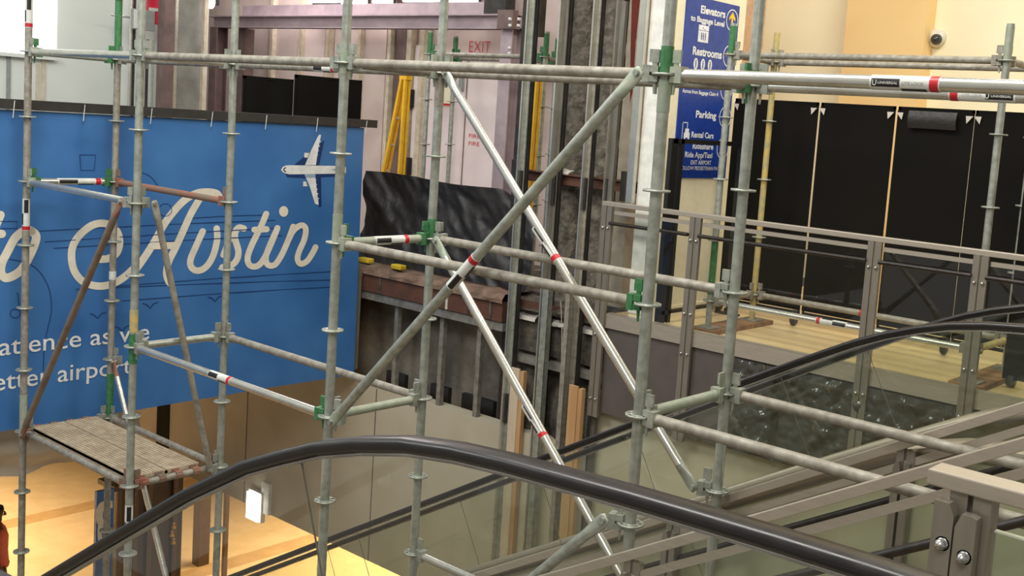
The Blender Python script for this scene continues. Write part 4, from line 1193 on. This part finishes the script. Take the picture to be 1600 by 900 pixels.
q = at(838, 130, 'y', 4.3); ladder(q.x, 4.3, q.z+.1, .12, 'yellow stepladder behind the bright guide rail')
# small scaffold in the shaft
t3 = empty('scaffold_tower', (-5.7, 4.6, FL), 'small galvanised scaffold inside the shaft before the EXIT door', 'scaffold')
Z3 = .385
sp_ = [(at(671, 85, 'y', 4.6).x, 4.6), (at(852, 92, 'y', 4.6).x, 4.6), (at(711, 85, 'y', 5.2).x, 5.2), (at(870, 92, 'y', 5.2).x, 5.2)]
for x, y in sp_:
    standard(t3, x, y, FL+.012, .64, (0, 1, 2, 3, 4), galv, [(Z3+.01, .62, green)], zr=Z3)
ledger(t3, (sp_[0][0], 4.6, Z3), (sp_[1][0], 4.6, Z3), galv2, green)
ledger(t3, (sp_[2][0], 5.2, Z3), (sp_[3][0], 5.2, Z3), galv2, green)
ledger(t3, (sp_[0][0], 4.6, Z3), (sp_[2][0], 5.2, Z3), galv2, green, name='transom')
ledger(t3, (sp_[1][0], 4.6, Z3), (sp_[3][0], 5.2, Z3), galv2, green, name='transom')

# ------------------------------------------------------------------ upper left background
XB = -6.75
for k, (u0, u1, lab) in enumerate(((381, 459, 'black portable partition above the banner, left one of two'), (462, 566, 'black portable partition above the banner, right one beside the studs'))):
    y0, y1 = at(u0, 140, 'x', XB).y, at(u1, 140, 'x', XB).y
    e = empty('partition', (XB, (y0+y1)/2, FL), lab, 'partition')
    ztp = at((u0+u1)/2, 121, 'x', XB).z
    MB().grid(lambda u, w: Vector((XB+.012*math.sin(u*9), y0+.02+(y1-y0-.04)*u, FL+.15+(ztp-FL-.17)*w)), 10, 8).build('curtain', blackfab, e)
    b = MB(); b.box((XB-.03, y0, FL+.05), (XB-.005, y0+.03, ztp)); b.box((XB-.03, y1-.03, FL+.05), (XB-.005, y1, ztp)); b.box((XB-.03, y0, ztp-.03), (XB-.005, y1, ztp)); b.build('frame', blackfab, e)
    for yy in (y0+.03, y1-.03):
        MB().lathe([(0, -.02), (.03, -.02), (.035, 0), (.03, .02), (0, .02)], 12, (XB-.02, yy, FL+.036), 'y').build('wheel', casterm, e)
XL = -9.55
def vcol(u0, u1, x, d, m, lab, name='column', cat='column', z0=FL, z1=4.0):
    y0, y1 = at(u0, 120, 'x', x).y, at(u1, 120, 'x', x).y
    return MB().box((x-d, y0, z0), (x, y1, z1)).build(name, m, label=lab, cat=cat)
vcol(276, 316, XL, .25, mat('grey_concrete_column', rgb(142, 142, 134), rgb(120, 120, 112), .85, 0, 4, bump=.2, bscale=20), 'wide grey concrete column left of the purple steel frame')
vcol(255, 271, XL+.3, .15, pinksteel_d, 'dark brown steel post left of the wide grey concrete column', 'post', 'post')
vcol(272, 276, XL+.12, .04, galvs, 'bright edge strip between brown post and concrete column', 'edge_strip', 'strip')
vcol(317, 322, XL+.15, .06, creamstud, 'pale slotted upright at the right edge of the concrete column', 'upright', 'post')
vcol(247, 251, XL+.12, .03, creamstud, 'cream conduit strip between the red alarm and brown post', 'conduit', 'conduit')
for k, (u, r_, m, lab) in enumerate(((203, .02, galvs, 'bright conduit left of the grey electrical box'), (208, .014, darksteel, 'thin dark conduit beside the bright conduit'), (229, .018, darksteel, 'dark conduit running below the red fire alarm'), (238, .012, galv, 'thin grey conduit right of the dark conduit below the alarm'))):
    y = at(u, 120, 'x', XL).y
    MB().tube((XL, y, FL), (XL, y, 3.0 if k < 2 else .35), r_, 10).build('conduit', m, label=lab, cat='conduit')
y0, y1 = at(226, 20, 'x', XL).y, at(252, 20, 'x', XL).y
za, zc = at(240, 38, 'x', XL).z, at(240, -4, 'x', XL).z
al = empty('fire_alarm', (XL, (y0+y1)/2, za), 'red fire alarm box high on the left wall', 'alarm')
MB().box((XL-.02, y0, za), (XL+.06, y1, zc)).build('case', redp, al, bevel=.008)
p_ = at(235, 14, 'x', XL+.06); MB().box((XL+.06, p_.y-.02, p_.z-.02), (XL+.075, p_.y+.10, p_.z+.015)).build('lever', s_white, al)
y0, y1 = at(206, 30, 'x', XL+.1).y, at(241, 30, 'x', XL+.1).y
za, zc = at(222, 47, 'x', XL+.1).z, at(222, 15, 'x', XL+.1).z
eb = empty('electrical_box', (XL+.1, (y0+y1)/2, za), 'grey electrical box overlapping the red fire alarm', 'box')
MB().box((XL+.07, y0, za), (XL+.12, y1, zc)).build('case', greybox, eb, bevel=.006)
MB().box((XL+.12, y0+.01, za+.01), (XL+.128, y0+.07, zc-.01)).build('cover', s_white, eb)
MB().tube((XL+.05, y0-.22, zc-.10), (XL+.05, y0, zc-.10), .012, 8).build('conduit_stub', galvs, eb)
# streaks of bare material on the left wall
wl = bpy.data.objects['wall_left']
for u0, u1, v0, m in ((56, 60, 100, creamstud), (64, 70, 90, creamstud), (10, 16, 82, greybox)):
    a, c_ = at(u0, 150, 'x', -9.79), at(u1, 150, 'x', -9.79)
    MB().box((-9.80, a.y, FL), (-9.785, c_.y, at(u0, v0, 'x', -9.79).z)).build('bare_strip', m, wl)

# ------------------------------------------------------------------ lower level
kx0, kx1, ky0, ky1, kz = -9.75, -9.45, 2.62, 3.50, -4.99
kk = empty('kiosk', ((kx0+kx1)/2, (ky0+ky1)/2, LOW), 'tall dark brown kiosk on the lower floor under the scaffold deck', 'kiosk')
MB().box((kx0, ky0, LOW), (kx1, ky1, kz)).build('body', kioskm, kk)
MB().box((kx0-.05, ky0-.05, kz), (kx1+.05, ky1+.03, kz+.06)).build('roof', kioskm, kk)
for yy in (ky0+.03, ky0+.24, ky0+.42, ky1-.12):
    MB().box((kx1, yy-.03, LOW), (kx1+.04, yy+.03, kz)).build('frame_bar', kioskb, kk)
q = at(270, 836, 'x', kx1+.02)
for k in range(3):
    MB().lathe([(0, 0), (.028, .01), (.03, .03), (.012, .055), (.026, .075), (0, .10)], 8, (kx1+.03, q.y-.02*(k % 2), q.z-.12+.10*k)).build('gold_ornament', goldm, kk)
bx_, by_ = -9.75, 2.50
y0, y1 = at(150, 830, 'x', -9.3).y, at(177, 830, 'x', -9.3).y
za = at(165, 766, 'x', -9.3).z
bd = empty('display_board', (-9.3, (y0+y1)/2, LOW), 'blue and white printed board left of the dark kiosk', 'sign')
MB().box((-9.35, y0, LOW+.9), (-9.3, y1, za)).build('panel', skybl, bd)
MB().box((-9.38, (y0+y1)/2-.03, LOW), (-9.35, (y0+y1)/2+.03, za-.2)).build('stand', darksteel, bd)
MB().box((-9.5, y0, LOW), (-9.2, y1, LOW+.02)).build('foot', darksteel, bd)
def tb(p, l):
    q = at(p[0], p[1], 'x', -9.298); q.x += l; return q
sb = MB(); ribbon(sb, [(176, 788), (160, 790), (155, 808), (162, 825), (172, 838), (173, 855)], 11, tb, .0, 6, False)
ribbon(sb, [(157, 815), (156, 840), (163, 858), (174, 862)], 7, tb, .001, 6, False)
sb.build('white_swirl', boardw, bd)
# slim stools/posts beyond
cpx = at(305, 850, 'y', 5.2).x
for u, lab in ((306, 'brown slim column on the lower floor right of the kiosk'), (349, 'thin brown pole on the lower floor near the glowing box')):
    q = at(u, 850, 'y', 5.2)
    w = .09 if u == 306 else .03
    MB().box((q.x-w, 5.2, LOW), (q.x+w, 5.2+2*w, -3.2)).build('pole', kioskb, label=lab, cat='pole')
# glowing box added at the bulkhead edge for a bright reflection in the glass
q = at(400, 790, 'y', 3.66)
wl_ = empty('reflection_glow', q, 'glowing square box standing in for a glass reflection at the bulkhead edge', 'lamp')
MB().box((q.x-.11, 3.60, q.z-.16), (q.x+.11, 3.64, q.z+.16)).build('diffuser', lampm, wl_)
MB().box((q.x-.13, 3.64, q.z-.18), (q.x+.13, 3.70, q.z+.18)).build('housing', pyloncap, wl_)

# person at the left frame edge
def person(px, py, h, label):
    e = empty('person', (px, py, LOW), label, 'person')
    me = bpy.data.meshes.new('body')
    s = h/1.68
    V = [(0, 0, .95), (0, .0, 1.12), (0, -.01, 1.30), (0, 0, 1.42), (0, .01, 1.50), (.01, .02, 1.58), (.02, .02, 1.645),
         (0, .09, .92), (.08, .10, .50), (.0, .10, .09), (.12, .10, .04),
         (0, -.09, .92), (.0, -.10, .50), (-.16, -.10, .12), (-.06, -.10, .05),
         (0, .17, 1.38), (.0, .22, 1.12), (.12, .22, .90), (.16, .21, .82),
         (0, -.17, 1.38), (-.03, -.22, 1.12), (.06, -.22, .90), (.09, -.21, .82)]
    E_ = [(0,1),(1,2),(2,3),(3,4),(4,5),(5,6),(0,7),(7,8),(8,9),(9,10),(0,11),(11,12),(12,13),(13,14),(3,15),(15,16),(16,17),(17,18),(3,19),(19,20),(20,21),(21,22)]
    Rr = [.13,.12,.14,.11,.05,.085,.075,.09,.062,.042,.035,.09,.062,.042,.035,.055,.042,.033,.03,.055,.042,.033,.03]
    me.from_pydata([Vector(v)*s for v in V], E_, [])
    o = bpy.data.objects.new('body', me); put(o, (px, py, LOW), e)
    md = o.modifiers.new('skin', 'SKIN')
    for sv, r_ in zip(me.skin_vertices[0].data if me.skin_vertices else [], Rr): sv.radius = (r_*s, r_*s)
    o.modifiers.new('sub', 'SUBSURF').levels = 2; o.modifiers['sub'].render_levels = 2
    me.materials.append(skin)
    o.rotation_euler = (0, 0, 1.2)
    R_ = Matrix.Rotation(1.2, 4, 'Z')
    def w(p): return Vector((px, py, LOW)) + R_ @ (Vector(p)*s)
    # shirt, trousers, hair, face
    def shell(name, rings, m):
        b = MB(); n = 18; vs = []
        for x, y, z, rx, ry in rings:
            vs += [w((x+rx*math.cos(2*PI*i/n), y+ry*math.sin(2*PI*i/n), z)) for i in range(n)]
        b.add(vs, [(k*n+i, k*n+(i+1) % n, (k+1)*n+(i+1) % n, (k+1)*n+i) for k in range(len(rings)-1) for i in range(n)], True)
        return b.build(name, m, e)
    shell('shirt', [(0, 0, .90, .16, .19), (0, 0, 1.1, .145, .18), (0, 0, 1.3, .15, .205), (0, 0, 1.40, .12, .20), (0, 0, 1.46, .075, .10), (0, .005, 1.49, .06, .065)], coral)
    for sy, kx, fx_ in ((.10, .08, .0), (-.10, .0, -.16)):
        shell('trouser_leg', [(0, sy, .94, .12, .11), (kx, sy, .5, .085, .08), (fx_, sy, .10, .065, .06)], jean)
        shell('shoe', [(fx_+.05, sy, .09, .05, .04), (fx_+.07, sy, .05, .12, .05), (fx_+.07, sy, .0, .125, .05)], shoem)
    shell('hair', [(-.0, .02, 1.50, .07, .085), (-.03, .02, 1.56, .10, .105), (-.02, .02, 1.64, .115, .11), (.0, .02, 1.69, .085, .085), (.0, .02, 1.715, .03, .03)], hairm)
    shell('nose', [(.10, .02, 1.565, .02, .014), (.105, .02, 1.59, .016, .012), (.095, .02, 1.62, .008, .007)], skin)
    return e
pz = at(-6, 791, 'z', LOW+1.70)
person(pz.x, pz.y, 1.68, 'person with dark hair and a coral top at the left edge of the lower floor')
